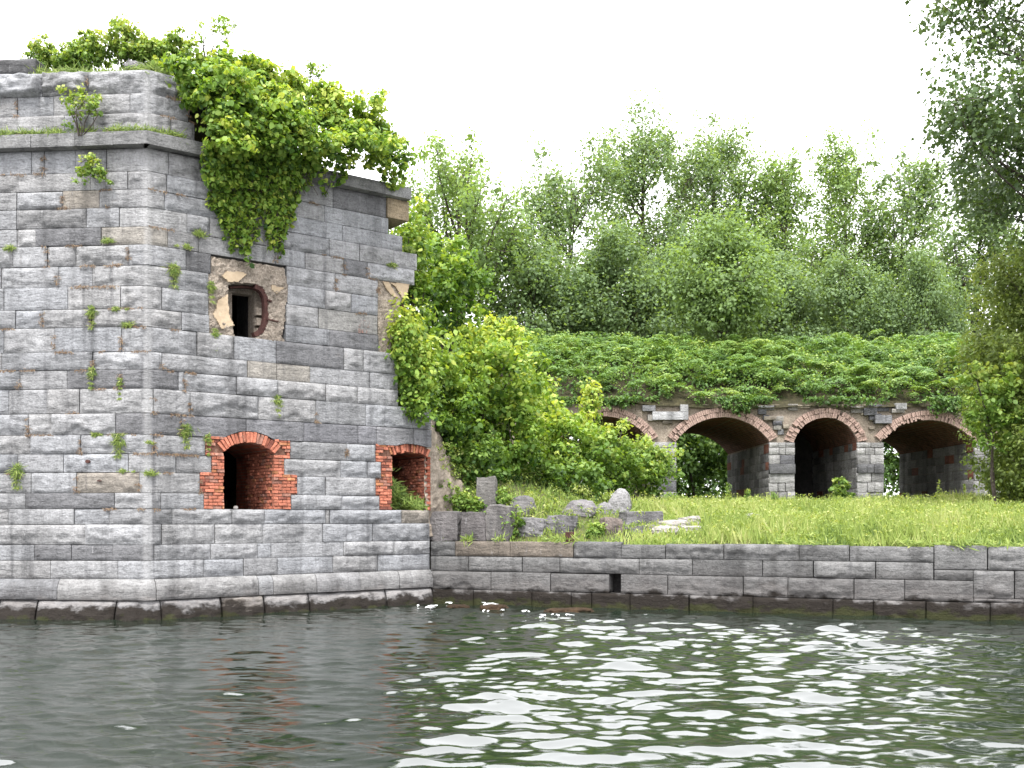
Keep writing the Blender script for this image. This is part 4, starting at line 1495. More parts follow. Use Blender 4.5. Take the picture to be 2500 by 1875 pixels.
tree_px('broadleaf_tree', 'short light green tree with trunk rising from the sumac', 1765, 545, 822, 53.2, 118, 0.22, 19, top_pow=1.1, tone=(0.38, 0.12), limbs=33, per_limb=9, per=68, leaf=0.17, clump_r=0.94, trunk_r=0.28, fork=0.2, upsweep=0.7, mat=M_POPLAR_LIGHT)
low0 = tree_px('broadleaf_tree', 'dark low tree at the left end of the bank', 1290, 545, 1000, 60, 130, 0.34, 20, limbs=33, per_limb=9, per=75, leaf=0.19, clump_r=1.06, tone=(0.42, 0.12))
LOW0 = (1290, 545, 1000, 60)


def low_tree(label, pxc, ytop, ybase, Y, rotz, wide):
    """the same low crown again, turned and scaled to its own place"""
    b = at(pxc, ybase, Y)
    sc = ((HZ - ytop - 42) - (HZ - ybase)) * Y / (((HZ - LOW0[1] - 42) - (HZ - LOW0[2])) * LOW0[3])
    r_ = low0.copy(); col.objects.link(r_)
    r_.location = b; r_.rotation_euler = (0, 0, rotz); r_.scale = (sc * wide, sc * wide, sc); r_['label'] = label
    for ch in list(low0.children):
        c_ = ch.copy(); col.objects.link(c_); c_.parent = r_
    return r_


low_tree('dark low tree filling the gap below the twin-topped tree', 1480, 560, 1000, 61, 1.10, 1.05)
low_tree('dark low tree behind the short light green tree', 1640, 560, 1000, 63, 2.37, 0.95)
low_tree('dark low tree under the pointed light green tree', 1900, 590, 1000, 61, 3.64, 0.95)
low_tree('low loose tree right of centre with sky holes', 2090, 610, 1000, 60, 4.91, 0.90)
low_tree('low tree beside the locust at the right end of the bank', 2260, 600, 1000, 58, 6.18, 0.75)
C, TC = [], []
rgw = np.random.default_rng(55)
for k in range(1000):
    x, y = rgw.uniform(-35, 75), rgw.uniform(92, 104)
    hh = 5.5 + 2.0 * nz(x * 0.12, 3.3)
    C.append((x, y, 2.4 + hh * rgw.random() ** 0.8)); TC.append(rgw.normal(0.25, 0.15))
lv = Leaves(); lv.add(*clumps(rgw, C, 1.5, 30, 0.5, tone=(0.3, 0.15), tonec=np.array(TC)))
tag(lv.build('far_wood', M_SUMAC), 'dark woodland edge far behind the arches', 'wood', kind='stuff')
# undergrowth seen through the passages
for k, (px, py, w, h, yy, lb) in enumerate(((1700, 1120, 90, 90, 63, 'shaded bush seen through the middle of the widest arch'), (1560, 1110, 90, 90, 62, 'shaded bush behind the half hidden arch'),
                                             (1790, 1100, 80, 110, 66, 'shaded bush in the dark of the widest arch, farther right'), (2230, 1120, 90, 90, 61, 'shaded bush seen through the rightmost arch'),
                                             (1640, 1060, 120, 80, 70, 'shaded bush high up behind the widest arch'), (2330, 1080, 120, 110, 68, 'shaded bush behind the arch beside the locust'))):
    c = at(px, py, yy)
    plant_shrub('courtyard_bush', lb, 'bush', (c.x, yy, 2.85), c, (1.3 * w * yy / F, 2.0, 1.5 * h * yy / F), 110, 0.8, 60, 0.25, M_SUMAC, 60 + k, tone=(0.35, 0.2), group='bushes behind the arches', stems=4)

# ------------------------------------------------------------------ trees on the right
b = at(2640, 1190, 31)
make_tree('cottonwood_tree', 'tall dark cottonwood leaning in from the right edge with coarse leaves', 'tree', (b.x, 31, ground_z(b.x, 31) - 0.1), 18.8, 4.9, 10.2, M_NEARPOPLAR, 31,
          limbs=66, per_limb=12, per=60, leaf=0.135, clump_r=0.7, trunk_r=0.4, fork=0.35, tone=(0.4, 0.2), top_pow=0.45, upsweep=0.5, width=0.95, lean=(-0.05, 0), limb_r=0.45, fill=0)
b = at(2578, 1200, 33)
make_tree('locust_tree', 'rounded olive green tree in front of the last arch', 'tree', (b.x, 33, ground_z(b.x, 33) - 0.1), 8.6, 2.9, 1.0, M_WILLOW, 32,
          limbs=66, per_limb=13, per=56, leaf=0.125, clump_r=0.5, trunk_r=0.13, fork=0.12, tone=(0.42, 0.2), top_pow=0.4, upsweep=0.6, width=0.6, limb_r=0.4, fill=3)
c = at(2478, 900, 33.6)
plant_shrub('leafy_bush', 'full rounded light green bush behind the locust at the right edge', 'bush', (c.x, 33.8, ground_z(c.x, 33.8)), c, (1.55, 1.2, 3.3), 300, 0.42, 58, 0.115, M_WILLOW, 35, tone=(0.55, 0.18), stems=5, width=0.6, lumpy=0.3)
c = at(2420, 950, 32.0)
plant_shrub('maple_sapling', 'light green maple branch hanging across the last arch', 'sapling', (c.x + .3, 32.2, ground_z(c.x, 32.2)), at(2425, 985, 31.8), (1.1, 0.6, 1.5), 70, 0.26, 42, 0.13, M_SHRUB, 33, tone=(0.6, 0.15), broad=True, stems=2)

# ------------------------------------------------------------------ vines on the tower
rg = np.random.default_rng(17)
base = TOW.P(uR(640), zc(329), -0.6)
vine = thing('trailing_vine', base, 'bright green grapevine mass spilling over the tower parapet and hanging down its face', 'vine')
lv = Leaves(); gs = Geo()
poly = [(395, 128), (405, 165), (432, 215), (445, 265), (468, 290), (478, 300), (480, 370), (500, 410), (560, 440), (640, 430), (700, 420), (740, 420), (790, 410), (860, 425), (900, 420), (965, 450), (1002, 415),
        (985, 335), (950, 285), (915, 240), (850, 220), (800, 195), (740, 165), (690, 150), (640, 125), (560, 112), (480, 118)]
C, TC, RR = [], [], []
while len(C) < 860:
    x, y = rg.uniform(395, 1000), rg.uniform(105, 505)
    if not inside(poly, x, y): continue
    u, z = uR(x), zf(x, y)
    n_ = fbm(u * 0.75, z * 0.75, 1.0)
    topedge = 118 + max(0, (x - 480)) * 0.45
    depth = 0.30 + 0.75 * n_ + 0.5 * smooth01(0, 140, y - topedge) - 0.9 * smooth01(60, 0, y - topedge) + rg.normal(0, 0.22)
    if y > 400: depth = 0.25 + 0.3 * rg.random()
    if x > 780: depth += 0.25
    if n_ < -0.2 and rg.random() < 0.8: continue            # dark hollows in the mass
    p = TOW.P(u, z, max(depth, -1.2))
    C.append(p); RR.append(rg.uniform(0.12, 0.34)); TC.append(0.47 + 0.5 * n_ + rg.normal(0, 0.12) + 0.1 * smooth01(120, 0, y - topedge))
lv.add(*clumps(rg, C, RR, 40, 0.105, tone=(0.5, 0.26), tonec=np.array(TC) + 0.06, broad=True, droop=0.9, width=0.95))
# hanging strands
for k in range(200):
    x = rg.choice([rg.uniform(478, 735), rg.uniform(500, 700), rg.uniform(740, 990)], p=[0.45, 0.35, 0.2])
    y0_ = 380 if x < 700 else (400 + (x - 700) * 0.14)
    if x < 735:
        mx = np.interp(x, [478, 510, 545, 590, 640, 665, 690, 720, 740], [330, 500, 600, 655, 600, 640, 600, 520, 440])
    else:
        mx = np.interp(x, [740, 790, 815, 850, 900, 935, 960, 990], [440, 480, 470, 430, 445, 490, 455, 440])
    y1_ = y0_ + (mx - y0_) * rg.uniform(0.35, 1.0)
    if y1_ < y0_ + 15: continue
    n_ = max(2, int((y1_ - y0_) / 13))
    pts = []
    for j in range(n_ + 1):
        xx = x + 9 * math.sin(j * 0.6 + k) + rg.normal(0, 3); yy = y0_ + (y1_ - y0_) * j / n_
        pts.append(TOW.P(uR(xx), zf(xx, yy), (0.34 if yy < 470 else 0.16) + 0.12 * rg.random() - 0.1 * j / n_))
    gs.tube(pts, 0.007, 3)
    lv.add(*clumps(rg, pts, 0.10, 4 if y1_ > 540 else 6, 0.11, tone=(0.55, 0.22), broad=True, droop=1.1, width=0.95, solid=1.5))
for k in range(26):                                            # woody stems at the parapet
    x = rg.uniform(470, 690)
    y0_ = 150 + (x - 470) * 0.5
    p0 = Vector(TOW.P(uR(x), zf(x, y0_ + 70), -0.4)); p1 = Vector(TOW.P(uR(x + rg.normal(0, 40)), zf(x, y0_ + 110), 0.45)); p2 = Vector(TOW.P(uR(x + rg.normal(0, 50)), zf(x, y0_ + 220), 0.35))
    gs.tube([p0, p0.lerp(p1, .5) + Vector((0, 0, .2)), p1, p2], [0.018, .016, .014, .008], 4)
lv.build('foliage', M_VINE, vine)
gs.build('stem', M_BARK, vine, kind='stuff')

# soil held on top of the tower
V, Fc = [], []
nu_, nd_ = 40, 8
for j in range(nd_ + 1):
    for i in range(nu_ + 1):
        u = -8.5 + (uR(965) + 8.5) * i / nu_
        d = 0.5 + 4.5 * j / nd_
        hz_ = np.interp(u, [-8.5, 0, uR(480), uR(600), uR(800), uR(965)], [zc(166), zc(166), zc(175), zc(190), zc(260), zc(335)])
        x, y, _ = TOW.P(u, 0, 0)
        n_ = TOW.n[0] * (1 - smooth01(-3, 2, u)) + TOW.n[1] * smooth01(-3, 2, u); n_.normalize()
        V.append((x - n_.x * d, y - n_.y * d, hz_ - (0.25 if j == 0 else 0) + 0.16 * fbm(u, d, 1.0) + 0.25 * smooth01(0, 2, d - .5)))
for j in range(nd_):
    for i in range(nu_): Fc.append((j * 41 + i, j * 41 + i + 1, (j + 1) * 41 + i + 1, (j + 1) * 41 + i))
mesh_obj('soil', V, Fc, M_EARTH, tower, smooth=True)

# shrubs growing along the parapet
GT = 'shrubs on the tower parapet'
for k, (px, py, w, h, lb) in enumerate((
        (105, 140, 36, 34, 'bushy grass-green shrub beside the dark block on the parapet'),
        (165, 150, 30, 26, 'low pale shrub between the first two parapet bushes'),
        (225, 120, 42, 46, 'upright shrub with thin top twigs above the second coping stone'),
        (300, 115, 50, 45, 'wide shrub behind the small rounded stone on the parapet'),
        (360, 125, 45, 42, 'shrub at the tower corner above the coping'),
        (420, 125, 45, 45, 'shrub right of the corner where the vine begins'),
        (330, 80, 14, 26, 'thin twig rising from the wide parapet shrub'),
        (290, 60, 16, 30, 'tallest thin twig on the left of the parapet'),
        (505, 85, 62, 34, 'airy sapling standing above the vine with spreading twigs'),
        (545, 55, 26, 26, 'highest twigs over the tower top'),
        (760, 170, 40, 28, 'airy sapling rising out of the vine crest'),
        (925, 250, 22, 30, 'sparse sprig on the falling edge of the vine'))):
    u = U(px)
    off = -0.9 if k < 8 else -0.7
    if px < 360: Yp = TOW.P(u, 0, off)[1]
    else: Yp = TOW.P(u, 0, off)[1]
    c = at(px, py, Yp)
    s = Yp / F
    bz = at(px, py + h * 1.4, Yp)
    airy = k in (6, 7, 8, 9, 10, 11)
    plant_shrub('parapet_shrub', lb, 'shrub', (c.x, Yp, min(bz.z, c.z - .2)), c, (w * s, 0.35, h * s), 10 if airy else 60, 0.15, 16 if airy else 38, 0.08 if k > 0 else 0.065, M_SHRUB, 80 + k, tone=(0.7, 0.18), group=GT, stems=5, ztrim=-50, lumpy=0.6)
# the small rounded stone between them


def rock(name, label, cat, centre, size, seed, mat, color=None, blocky=0.5, rotz=0.0, tilt=(0, 0), group=None, parent=None, taper=0.0):
    """a broken stone: a subdivided box rounded and chipped by noise"""
    n = 9
    V, Fc, idx = [], [], {}

    def vid(p):
        k = tuple(round(c, 4) for c in p)
        if k not in idx: idx[k] = len(V); V.append(p)
        return idx[k]
    for ax in range(3):
        for sg in (-1, 1):
            for i in range(n):
                for j in range(n):
                    q = []
                    for a, b2 in ((i, j), (i + 1, j), (i + 1, j + 1), (i, j + 1)):
                        p = [0, 0, 0]
                        p[ax] = sg; p[(ax + 1) % 3] = -1 + 2 * a / n; p[(ax + 2) % 3] = -1 + 2 * b2 / n
                        q.append(vid(tuple(p)))
                    Fc.append(q if sg > 0 else q[::-1])
    R = Matrix.Rotation(rotz, 3, 'Z') @ Matrix.Rotation(tilt[0], 3, 'X') @ Matrix.Rotation(tilt[1], 3, 'Y')
    out = []
    for p in V:
        v = Vector(p)
        s = v.normalized() * 1.25
        w = s.lerp(v, blocky)
        nn = fbm(v.x * 0.9 + seed, v.y * 0.9, v.z * 0.9) * 0.35 + 0.12 * nz(v.x * 3 + seed, v.y * 3, v.z * 3)
        w = w * (1 + nn * (1.28 - blocky))
        tp_ = 1 - taper * max(0, min(1, (w.z + 1) / 2)) 
        w = Vector((w.x * tp_ + taper * 0.25 * (w.z + 1), w.y * tp_, w.z))
        w = Vector((w.x * size[0] / 2, w.y * size[1] / 2, w.z * size[2] / 2))
        out.append(Vector(centre) + R @ w)
    o = mesh_obj(name, out, Fc, mat, parent, smooth=False, color=color)
    return tag(o, label, cat, group)


Yp = TOW.P(U(332), 0, -0.5)[1]
c = at(332, 172, Yp)
rock('parapet_stone', 'small rounded grey stone lying on the tower coping near the corner', 'stone', c, (0.42, 0.34, 0.3), 3.0, M_STONE_DRY, (0.2, 0.195, 0.2), 0.3)

# plants rooted in the joints
GJ = 'grass tufts in the tower joints'
TUFTS = [
    (265, 592, 34, 0, 'round green grass tuft on the tan banded stone left of the corner'),
    (30, 610, 34, 0, 'green grass tuft in the joint at the far left edge, high on the wall'),
    (486, 575, 40, 0, 'green grass tuft just left of the hanging vine'),
    (456, 606, 28, 0, 'flat green tuft above the top left corner of the concrete panel'),
    (424, 660, 44, 1, 'trailing grass tuft in the upright joint just right of the corner'),
    (226, 762, 36, 1, 'grass tuft hanging from the joint left of the corner at mid height'),
    (285, 757, 26, 0, 'thin fringe of grass along the joint left of the corner'),
    (312, 796, 34, 0, 'low grass tuft at the corner below mid height'),
    (515, 700, 30, 1, 'grass tuft on the left side of the concrete panel'),
    (524, 815, 28, 1, 'grass tuft on the lower left corner of the concrete panel'),
    (226, 910, 30, 1, 'grass tuft in a joint two courses below the hanging fringe'),
    (295, 935, 22, 1, 'small tuft above the tall stone near the corner'),
    (676, 978, 32, 1, 'grass tuft in the cracked joint between the two openings'),
    (452, 1052, 44, 1, 'long grass tuft up and left of the brick arch'),
    (292, 1075, 50, 1, 'long trailing weed in the joint left of the corner, low on the wall'),
    (235, 1062, 26, 0, 'thin sprig beside the long trailing weed'),
    (362, 1082, 22, 0, 'small leafy sprig at the corner beside the brick opening'),
    (364, 1158, 34, 0, 'bright green clump at the corner level with the brick opening'),
    (302, 1152, 22, 0, 'small tuft left of the bright green clump'),
    (45, 1150, 50, 1, 'ragged weed on the far left of the wall, low down'),
    (506, 1072, 26, 1, 'small tuft on the left shoulder of the brick arch'),
    (958, 650, 34, 0, 'grass tuft on the broken stone end over the second concrete panel'),
    (996, 612, 44, 0, 'grass cushion on the stepped broken end of the tower'),
]


def blade_tuft(rg, p, nrm, size, n, hang, lv, wid=0.012, tone=(0.35, 0.2)):
    p = np.array(p); nn = np.array([nrm.x, nrm.y, 0.0])
    side = np.array([-nrm.y, nrm.x, 0])
    d = unitv(side * rg.normal(0, .75, (n, 1)) + nn * (0.35 + 0.5 * rg.random((n, 1))) + np.array([0, 0, 1.0]) * (rg.normal(-.55 if hang else .55, .45, (n, 1))))
    L = size * (0.4 + 0.7 * rg.random(n))
    P = p + d * (L * .5)[:, None] + side * rg.normal(0, size * .28, (n, 1)) + np.array([0, 0, 1]) * rg.normal(0, size * .12, (n, 1))
    lv.add(*leaf_arrays(P, nn + rg.normal(0, .4, (n, 3)) + np.array([0, 0, .4]), d, L, wid / np.mean(L) * 2, 0.05, False, np.clip(rg.normal(tone[0], tone[1], n), 0, 1)))


rg = np.random.default_rng(23)
for (px, py, s, hang, lb) in TUFTS:
    left = px < 360
    u = TOW.upx(px, 0 if left else 1)
    p = TOW.P(u, CAMZ + (HZ - py) / F * TOW.P(u, 0)[1], 0.03)
    root = thing('grass_tuft', p, lb, 'grass tuft', GJ)
    l2 = Leaves()
    blade_tuft(rg, p, TOW.n[0] if left else TOW.n[1], s * 0.0042, 130, hang, l2, 0.0055, (0.4, 0.3))
    if hang: blade_tuft(rg, (p[0], p[1], p[2] + .06), TOW.n[0] if left else TOW.n[1], s * 0.0034, 60, 0, l2, 0.0055, (0.4, 0.3))
    for q in range(3 if hang else 2):
        pq = TOW.P(u + (0.02 if hang else 0.14) * rg.normal(), p[2] - (0.11 * (q + 1) if hang else 0.01), 0.03)
        blade_tuft(rg, pq, TOW.n[0] if left else TOW.n[1], s * 0.0028, 40, hang, l2, 0.005, (0.5, 0.3))
    l2.build('blades', M_GRASS, root)
# saplings on the ledge and under it
for (px, py, w, h, lb) in ((195, 255, 42, 55, 'leafy sapling growing on the cornice ledge left of the corner'), (225, 412, 32, 38, 'small leafy sprig hanging just under the cornice')):
    u = TOW.upx(px, 0); q = TOW.P(u, 0, 0.28)
    c = at(px, py, q[1])
    plant_shrub('wall_sapling', lb, 'sapling', at(px, py + h * (1.2 if py < 300 else -0.8), q[1]), c, (w * .0098, 0.15, h * .0088), 34, 0.11, 18, 0.075, M_SHRUB, 140 + px, tone=(0.75, 0.16), stems=6, ztrim=-50, lumpy=0.7)
# grass fringe on the cornice and dry moss and roots along the joints
lg, ld = Leaves(), Leaves()
for k in range(120):
    px = rg.uniform(-60, 470)
    u = U(px)
    if nz(u * 1.6, 4.0) < -0.05 and px > 60: continue
    p = TOW.P(u, zc(329) + 0.01, 0.05 + 0.12 * rg.random())
    blade_tuft(rg, p, TOW.n[0] if px < 360 else TOW.n[1], rg.uniform(.1, .26), 34, 0, lg, 0.007, (0.34, 0.2))
    blade_tuft(rg, p, TOW.n[0] if px < 360 else TOW.n[1], rg.uniform(.06, .12), 10, 0, ld, 0.01, (0.4, 0.25))
for k in range(240):
    px = rg.uniform(70, 470)
    p = TOW.P(U(px), zc(168) + (0.0 if px < 435 else -0.25), -0.25 - 0.5 * rg.random())
    blade_tuft(rg, p, TOW.n[0] if px < 360 else TOW.n[1], rg.uniform(.12, .42), 30, 0, lg, 0.009, (0.4, 0.22))
tag(lg.build('ledge_grass', M_GRASS), 'short green grass growing along the cornice ledge and the parapet top', 'grass', kind='stuff')
for ci, cdef in enumerate(COURSES[:22]):
    if cdef[0] == 'cornice': continue
    ya, yb, js = cdef
    for k in range(9):
        px = rg.uniform(0, 480) if ci > 12 or k < 6 else rg.uniform(480, 920)
        if 500 < px < 735 and yb > 590 and ci > 8: continue
        u = U(px)
        if nz(u * 1.1, ci * 3.1) < 0.02: continue
        for q in range(int(rg.integers(2, 8))):
            p = TOW.P(u + q * 0.05, zc(yb) + rg.normal(0, .008), 0.02)
            blade_tuft(rg, p, TOW.n[0] if u < 0 else TOW.n[1], 0.07, 7, 1, ld, 0.007, (0.3, 0.3))
    for j in js:
        if j is None or j < 0 or j > 930 or (500 < j < 730 and ci > 8): continue
        if rg.random() < 0.25:
            for q in range(int(rg.integers(3, 7))):
                p = TOW.P(U(j), zc(yb) + (zc(ya) - zc(yb)) * rg.random() * .8, 0.02)
                blade_tuft(rg, p, TOW.n[0] if j < 360 else TOW.n[1], 0.10, 8, 1, ld, 0.007, (0.35, 0.3))
tag(ld.build('dry_grass', M_DRY), 'dry reddish grass and roots in the tower joints', 'dry grass', kind='stuff')

# ------------------------------------------------------------------ vines and bushes between the tower and the arches
GB = 'bushes on the rubble slope'
BUSH = [  # px, py, half width, half height, distance, clumps, tone, label
    (1085, 700, 105, 140, 31.5, 190, 0.38, 'tall vine-covered bush rising behind the broken end of the tower', M_VINE, 0.13),
    (1000, 660, 42, 160, 28.6, 110, 0.55, 'climbing vine against the broken edge of the tower', M_VINE, 0.11),
    (1015, 900, 70, 120, 27.6, 150, 0.5, 'vine mass filling the gap just behind the tower end', M_VINE, 0.125),
    (1180, 930, 125, 130, 30.5, 250, 0.58, 'large bright bush in the middle of the slope', M_VINE, 0.13),
    (1022, 935, 42, 105, 25.75, 80, 0.62, 'vine curtain hanging in front of the tower end above the right opening', M_VINE, 0.11),
    (985, 830, 26, 80, 25.35, 40, 0.62, 'thin vine creeping over the edge of the tower below the second concrete panel', M_VINE, 0.105),
    (1085, 985, 70, 110, 28.5, 130, 0.45, 'dense green bush right of the tower end', M_VINE, 0.125),
    (1255, 1070, 75, 120, 30.5, 130, 0.47, 'leafy bush hanging low over the boulders', M_VINE, 0.125),
    (1150, 1130, 85, 70, 29.0, 110, 0.32, 'shaded green undergrowth behind the concrete stub', M_SHRUB, 0.12),
    (1370, 1080, 95, 90, 33.0, 150, 0.55, 'yellow green bush right of the large bright bush', M_VINE, 0.13),
    (1385, 1170, 100, 60, 32.0, 110, 0.38, 'low green bush behind the pointed boulder', M_SHRUB, 0.12),
    (1480, 1110, 85, 85, 34.5, 140, 0.6, 'rounded yellow green bush in front of the first arch', M_SHRUB, 0.13),
    (1575, 1140, 70, 65, 35.5, 110, 0.6, 'small rounded bush at the foot of the arch pier', M_SHRUB, 0.13),
    (1310, 990, 60, 60, 36.0, 70, 0.6, 'pale bush top behind the yellow green bush', M_SHRUB, 0.13),
    (1440, 1000, 26, 60, 36.5, 30, 0.7, 'thin upright sprig with yellow leaves left of the first arch', M_VINE, 0.12),
    (1230, 830, 60, 50, 37.0, 60, 0.75, 'yellowish vine tips at the left end of the bank', M_VINE, 0.14),
]
for k, (px, py, w, h, yy, nc, tn, lb, mt, ls) in enumerate(BUSH):
    c = at(px, py, yy); s = yy / F
    plant_shrub('vine_bush', lb, 'bush', (c.x, yy + 0.2, min(ground_z(c.x, yy + .2), c.z - .3)) if yy > 26 else (c.x, yy + 0.1, c.z + h * s * 0.9), c, (w * s, 0.22 if yy < 26 else min(1.6, w * s * 1.1), h * s), nc, 0.34, 34, ls * 1.05, mt, 200 + k, tone=(tn, 0.2), group=GB, stems=9 if yy > 26 else 4, broad=(mt is M_VINE), lumpy=0.45)
SMALL = [(1120, 1222, 34, 30, 'small bright leafy bush left of the concrete stub'), (1182, 1282, 36, 34, 'small dark bush growing over the retaining blocks'), (1248, 1280, 30, 36, 'tufted weed right of the leaning block'),
         (1060, 1190, 40, 50, 'thin grassy weeds at the broken brick jamb'), (1222, 1222, 26, 26, 'pale weed right of the concrete stub'), (1160, 1240, 24, 26, 'pale weed at the foot of the concrete stub'), (1452, 1296, 22, 16, 'low weed between the fallen blocks'),
         (2050, 1195, 34, 36, 'leafy sapling standing in the narrow arch')]
for k, (px, py, w, h, lb) in enumerate(SMALL):
    p = ground_at(px, py + h)
    if px == 2050: p = Vector((AX(2050) * 43.6 / 45, 43.6, ground_z(AX(2050), 43.6)))
    s = p.y / F
    c = at(px, py, p.y)
    plant_shrub('small_bush', lb, 'bush', p, c, (w * s, w * s * 0.8, h * s), 34, 0.15, 24, 0.085 if px < 2000 else 0.16, M_SHRUB, 300 + k, tone=(0.52 if k != 1 else 0.35, 0.18), group='small bushes among the rubble', stems=6, lumpy=0.5)
# grass in the right brick opening
root = thing('opening_grass', TOW.P(uR(978), zc(1240), -0.3), 'green grass sprouting inside the right brick opening', 'grass')
l2 = Leaves()
for k in range(60):
    f = rg.random()
    p = TOW.P(uR(960) + f * 0.9, zc(1240) + rg.random() * (0.95 * (1 - f) + .02), -0.15 - 0.5 * rg.random() - 0.2 * (1 - f))
    blade_tuft(rg, p, TOW.n[1], 0.3, 26, 0, l2, 0.013, (0.28, 0.16))
l2.build('blades', M_GRASS, root)

# rubble slope: broken masonry at the tower end
g = None
V, Fc = [], []
nn_, mm_ = 26, 34
for j in range(mm_ + 1):
    for i in range(nn_ + 1):
        f, h = i / nn_, j / mm_
        z = 1.7 + h * (zc(965) - 1.7)
        p = TOW.P(uR(1043), z, -0.10)
        x = p[0] + f * (0.25 + 2.4 * (1 - h) ** 1.3); y = p[1] + f * 3.2
        dd = 0.16 * fbm(x * 1.5, y * 1.5, z * 1.5) + 0.06 * nz(x * 6, y * 6, z * 6)
        V.append((x + dd, y - dd, z + dd * .4))
for j in range(mm_):
    for i in range(nn_): Fc.append((j * 27 + i, j * 27 + i + 1, (j + 1) * 27 + i + 1, (j + 1) * 27 + i))
mesh_obj('broken_masonry', V, Fc, M_MORTAR, tower)

C, TC = [], []
rgw = np.random.default_rng(91)
for k in range(330):
    px, py = rgw.uniform(1052, 1420), rgw.uniform(1060, 1300)
    if py < 1075 + (px - 1052) * 0.25: continue
    if px < 1160 and rgw.random() < 0.35: continue
    p = ground_at(px, py, 26.3) if (px > 1165 or py > 1240) else at(px, py, 27.2 + (px - 1050) * 0.012)
    C.append((p.x, p.y - 0.1, p.z + rgw.random() * .25)); TC.append(rgw.normal(0.42, 0.2))
lv = Leaves(); lv.add(*clumps(rgw, C, 0.2, 26, 0.085, tone=(0.42, 0.2), tonec=np.array(TC), width=0.45, droop=0.1))
tag(lv.build('slope_weeds', M_GRASS), 'mixed green and dry weeds on the rubble slope beside the tower', 'weeds', kind='stuff')

# ------------------------------------------------------------------ fallen blocks and boulders
BL = [  # px0, px1, ytop, ybase, depth m, kind, label, colour
    (1051, 1130, 1250, 1319, 0.6, 0.93, 0, 'retaining block with stained face next to the tower end', (0.15, 0.14, 0.14)),
    (1131, 1196, 1252, 1319, 0.6, 0.93, 0, 'retaining block half covered by the dark bush', (0.13, 0.12, 0.12)),
    (1186, 1256, 1236, 1322, 0.7, 0.86, 0.10, 'tall leaning block at the end of the retaining row', (0.17, 0.16, 0.155)),
    (1163, 1212, 1168, 1262, 0.5, 0.93, 0, 'upright concrete stub with vertical stains', (0.165, 0.157, 0.148)),
    (1232, 1308, 1214, 1262, 0.8, 0.48, 0, 'dark boulder at the foot of the low hanging bush', (0.13, 0.125, 0.125)),
    (1368, 1458, 1224, 1262, 0.9, 0.48, 0, 'broad flat boulder in the middle of the rubble', (0.2, 0.19, 0.195)),
    (1474, 1548, 1200, 1244, 0.8, 0.49, 0.1, 'pale pointed boulder standing above the grass', (0.29, 0.285, 0.29)),
    (1268, 1338, 1266, 1306, 0.7, 0.78, 0, 'chipped block at the left of the fallen pair', (0.19, 0.185, 0.19)),
    (1336, 1408, 1260, 1300, 0.8, 0.75, 0, 'chipped block at the right of the fallen pair', (0.15, 0.145, 0.15)),
    (1512, 1616, 1250, 1287, 0.6, 0.94, 0, 'squared slab resting on top of smaller stones', (0.16, 0.155, 0.16)),
    (1464, 1516, 1266, 1306, 0.5, 0.6, 0, 'rough brownish stone left of the squared slab', (0.17, 0.14, 0.125)),
    (1520, 1604, 1286, 1308, 0.5, 0.9, 0, 'low stone under the squared slab', (0.15, 0.145, 0.15)),
    (1440, 1500, 1230, 1256, 0.6, 0.4, 0, 'small grey stone below the pointed boulder', (0.22, 0.215, 0.22)),
]
for k, (pa, pb, yt, yb, dp, bl, tl, lb, cc) in enumerate(BL):
    pm = (pa + pb) / 2
    if k < 3:
        u = UQ(pm); q = QUAY.P(u, 0, -0.42 - (0.1 if k == 2 else 0)); Yd = q[1]
    else:
        Yd = min(ground_at(pm, yb - 4).y, 27.2 if yb > 1280 else 29.5)
    s = Yd / F
    w, h = (pb - pa) * s, (yb - yt) * s
    c = at(pm, (yt + yb) / 2, Yd + dp * 0.3)
    c.x = at(pm, yt, Yd).x; c.z = at(pm, (yt + yb) / 2, Yd).z
    zt_ = at(pm, yt, Yd).z; zb_ = min(at(pm, yb, Yd).z, ground_z(c.x, Yd) - 0.1)
    if k >= 3: c.z = (zt_ + zb_) / 2; h = zt_ - zb_
    rock('stone_block' if bl > 0.5 else 'boulder', lb, 'stone', c, (w, dp, h * 1.04), 10.0 + k * 3.3, M_STONE_DRY, cc, bl, rotz=math.atan2(QD.y, QD.x) if k < 3 else random.uniform(-.35, .35), tilt=(0 if k < 3 else random.uniform(-.12, .12), tl if k < 4 else tl + random.uniform(-.12, .12)), group='fallen stones behind the quay', taper=0.55 if 'pointed' in lb else 0.4 if bl < 0.5 else 0.08)
for k, (px, py, w, h, lb) in enumerate(((1640, 1284, 60, 16, 'flat white limestone slab at the left of the white rubble'), (1678, 1276, 44, 16, 'white limestone slab at the back of the white rubble'),
                                         (1625, 1300, 46, 18, 'white limestone slab in front of the white rubble'), (1690, 1296, 40, 14, 'white limestone slab at the right of the white rubble'),
                                         (1836, 1272, 26, 22, 'small pale stone standing alone in the grass'), (1872, 1308, 22, 12, 'small pale stone near the quay edge in the grass'))):
    p = ground_at(px, py + h / 2)
    p.y = min(p.y, 28.0)
    s = p.y / F
    rock('pale_stone', lb, 'stone', at(px, py, p.y), (w * s * 1.3, 0.5, h * s * 1.6), 60.0 + k * 2.1, M_PALEROCK, None, 0.55, rotz=random.uniform(-.4, .4), tilt=(random.uniform(-.15, .15), random.uniform(-.15, .15)), group='white rubble in the grass')
p = QUAY.P(UQ(1391), 0, -0.25)
c = at(1391, 1311, p[1])
rock('iron_post', 'short square rusted iron post on the quay edge', 'post', c, (0.22, 0.2, 0.24), 5.0, M_RUST, None, 0.95)
c = Vector(TOW.P(uR(578), zc(1242) + 0.035, -0.06))
rock('stone_chip', 'tiny pale chip lying on the sill of the left brick opening', 'stone', c, (0.09, 0.06, 0.07), 2.0, M_PALEROCK, None, 0.4)
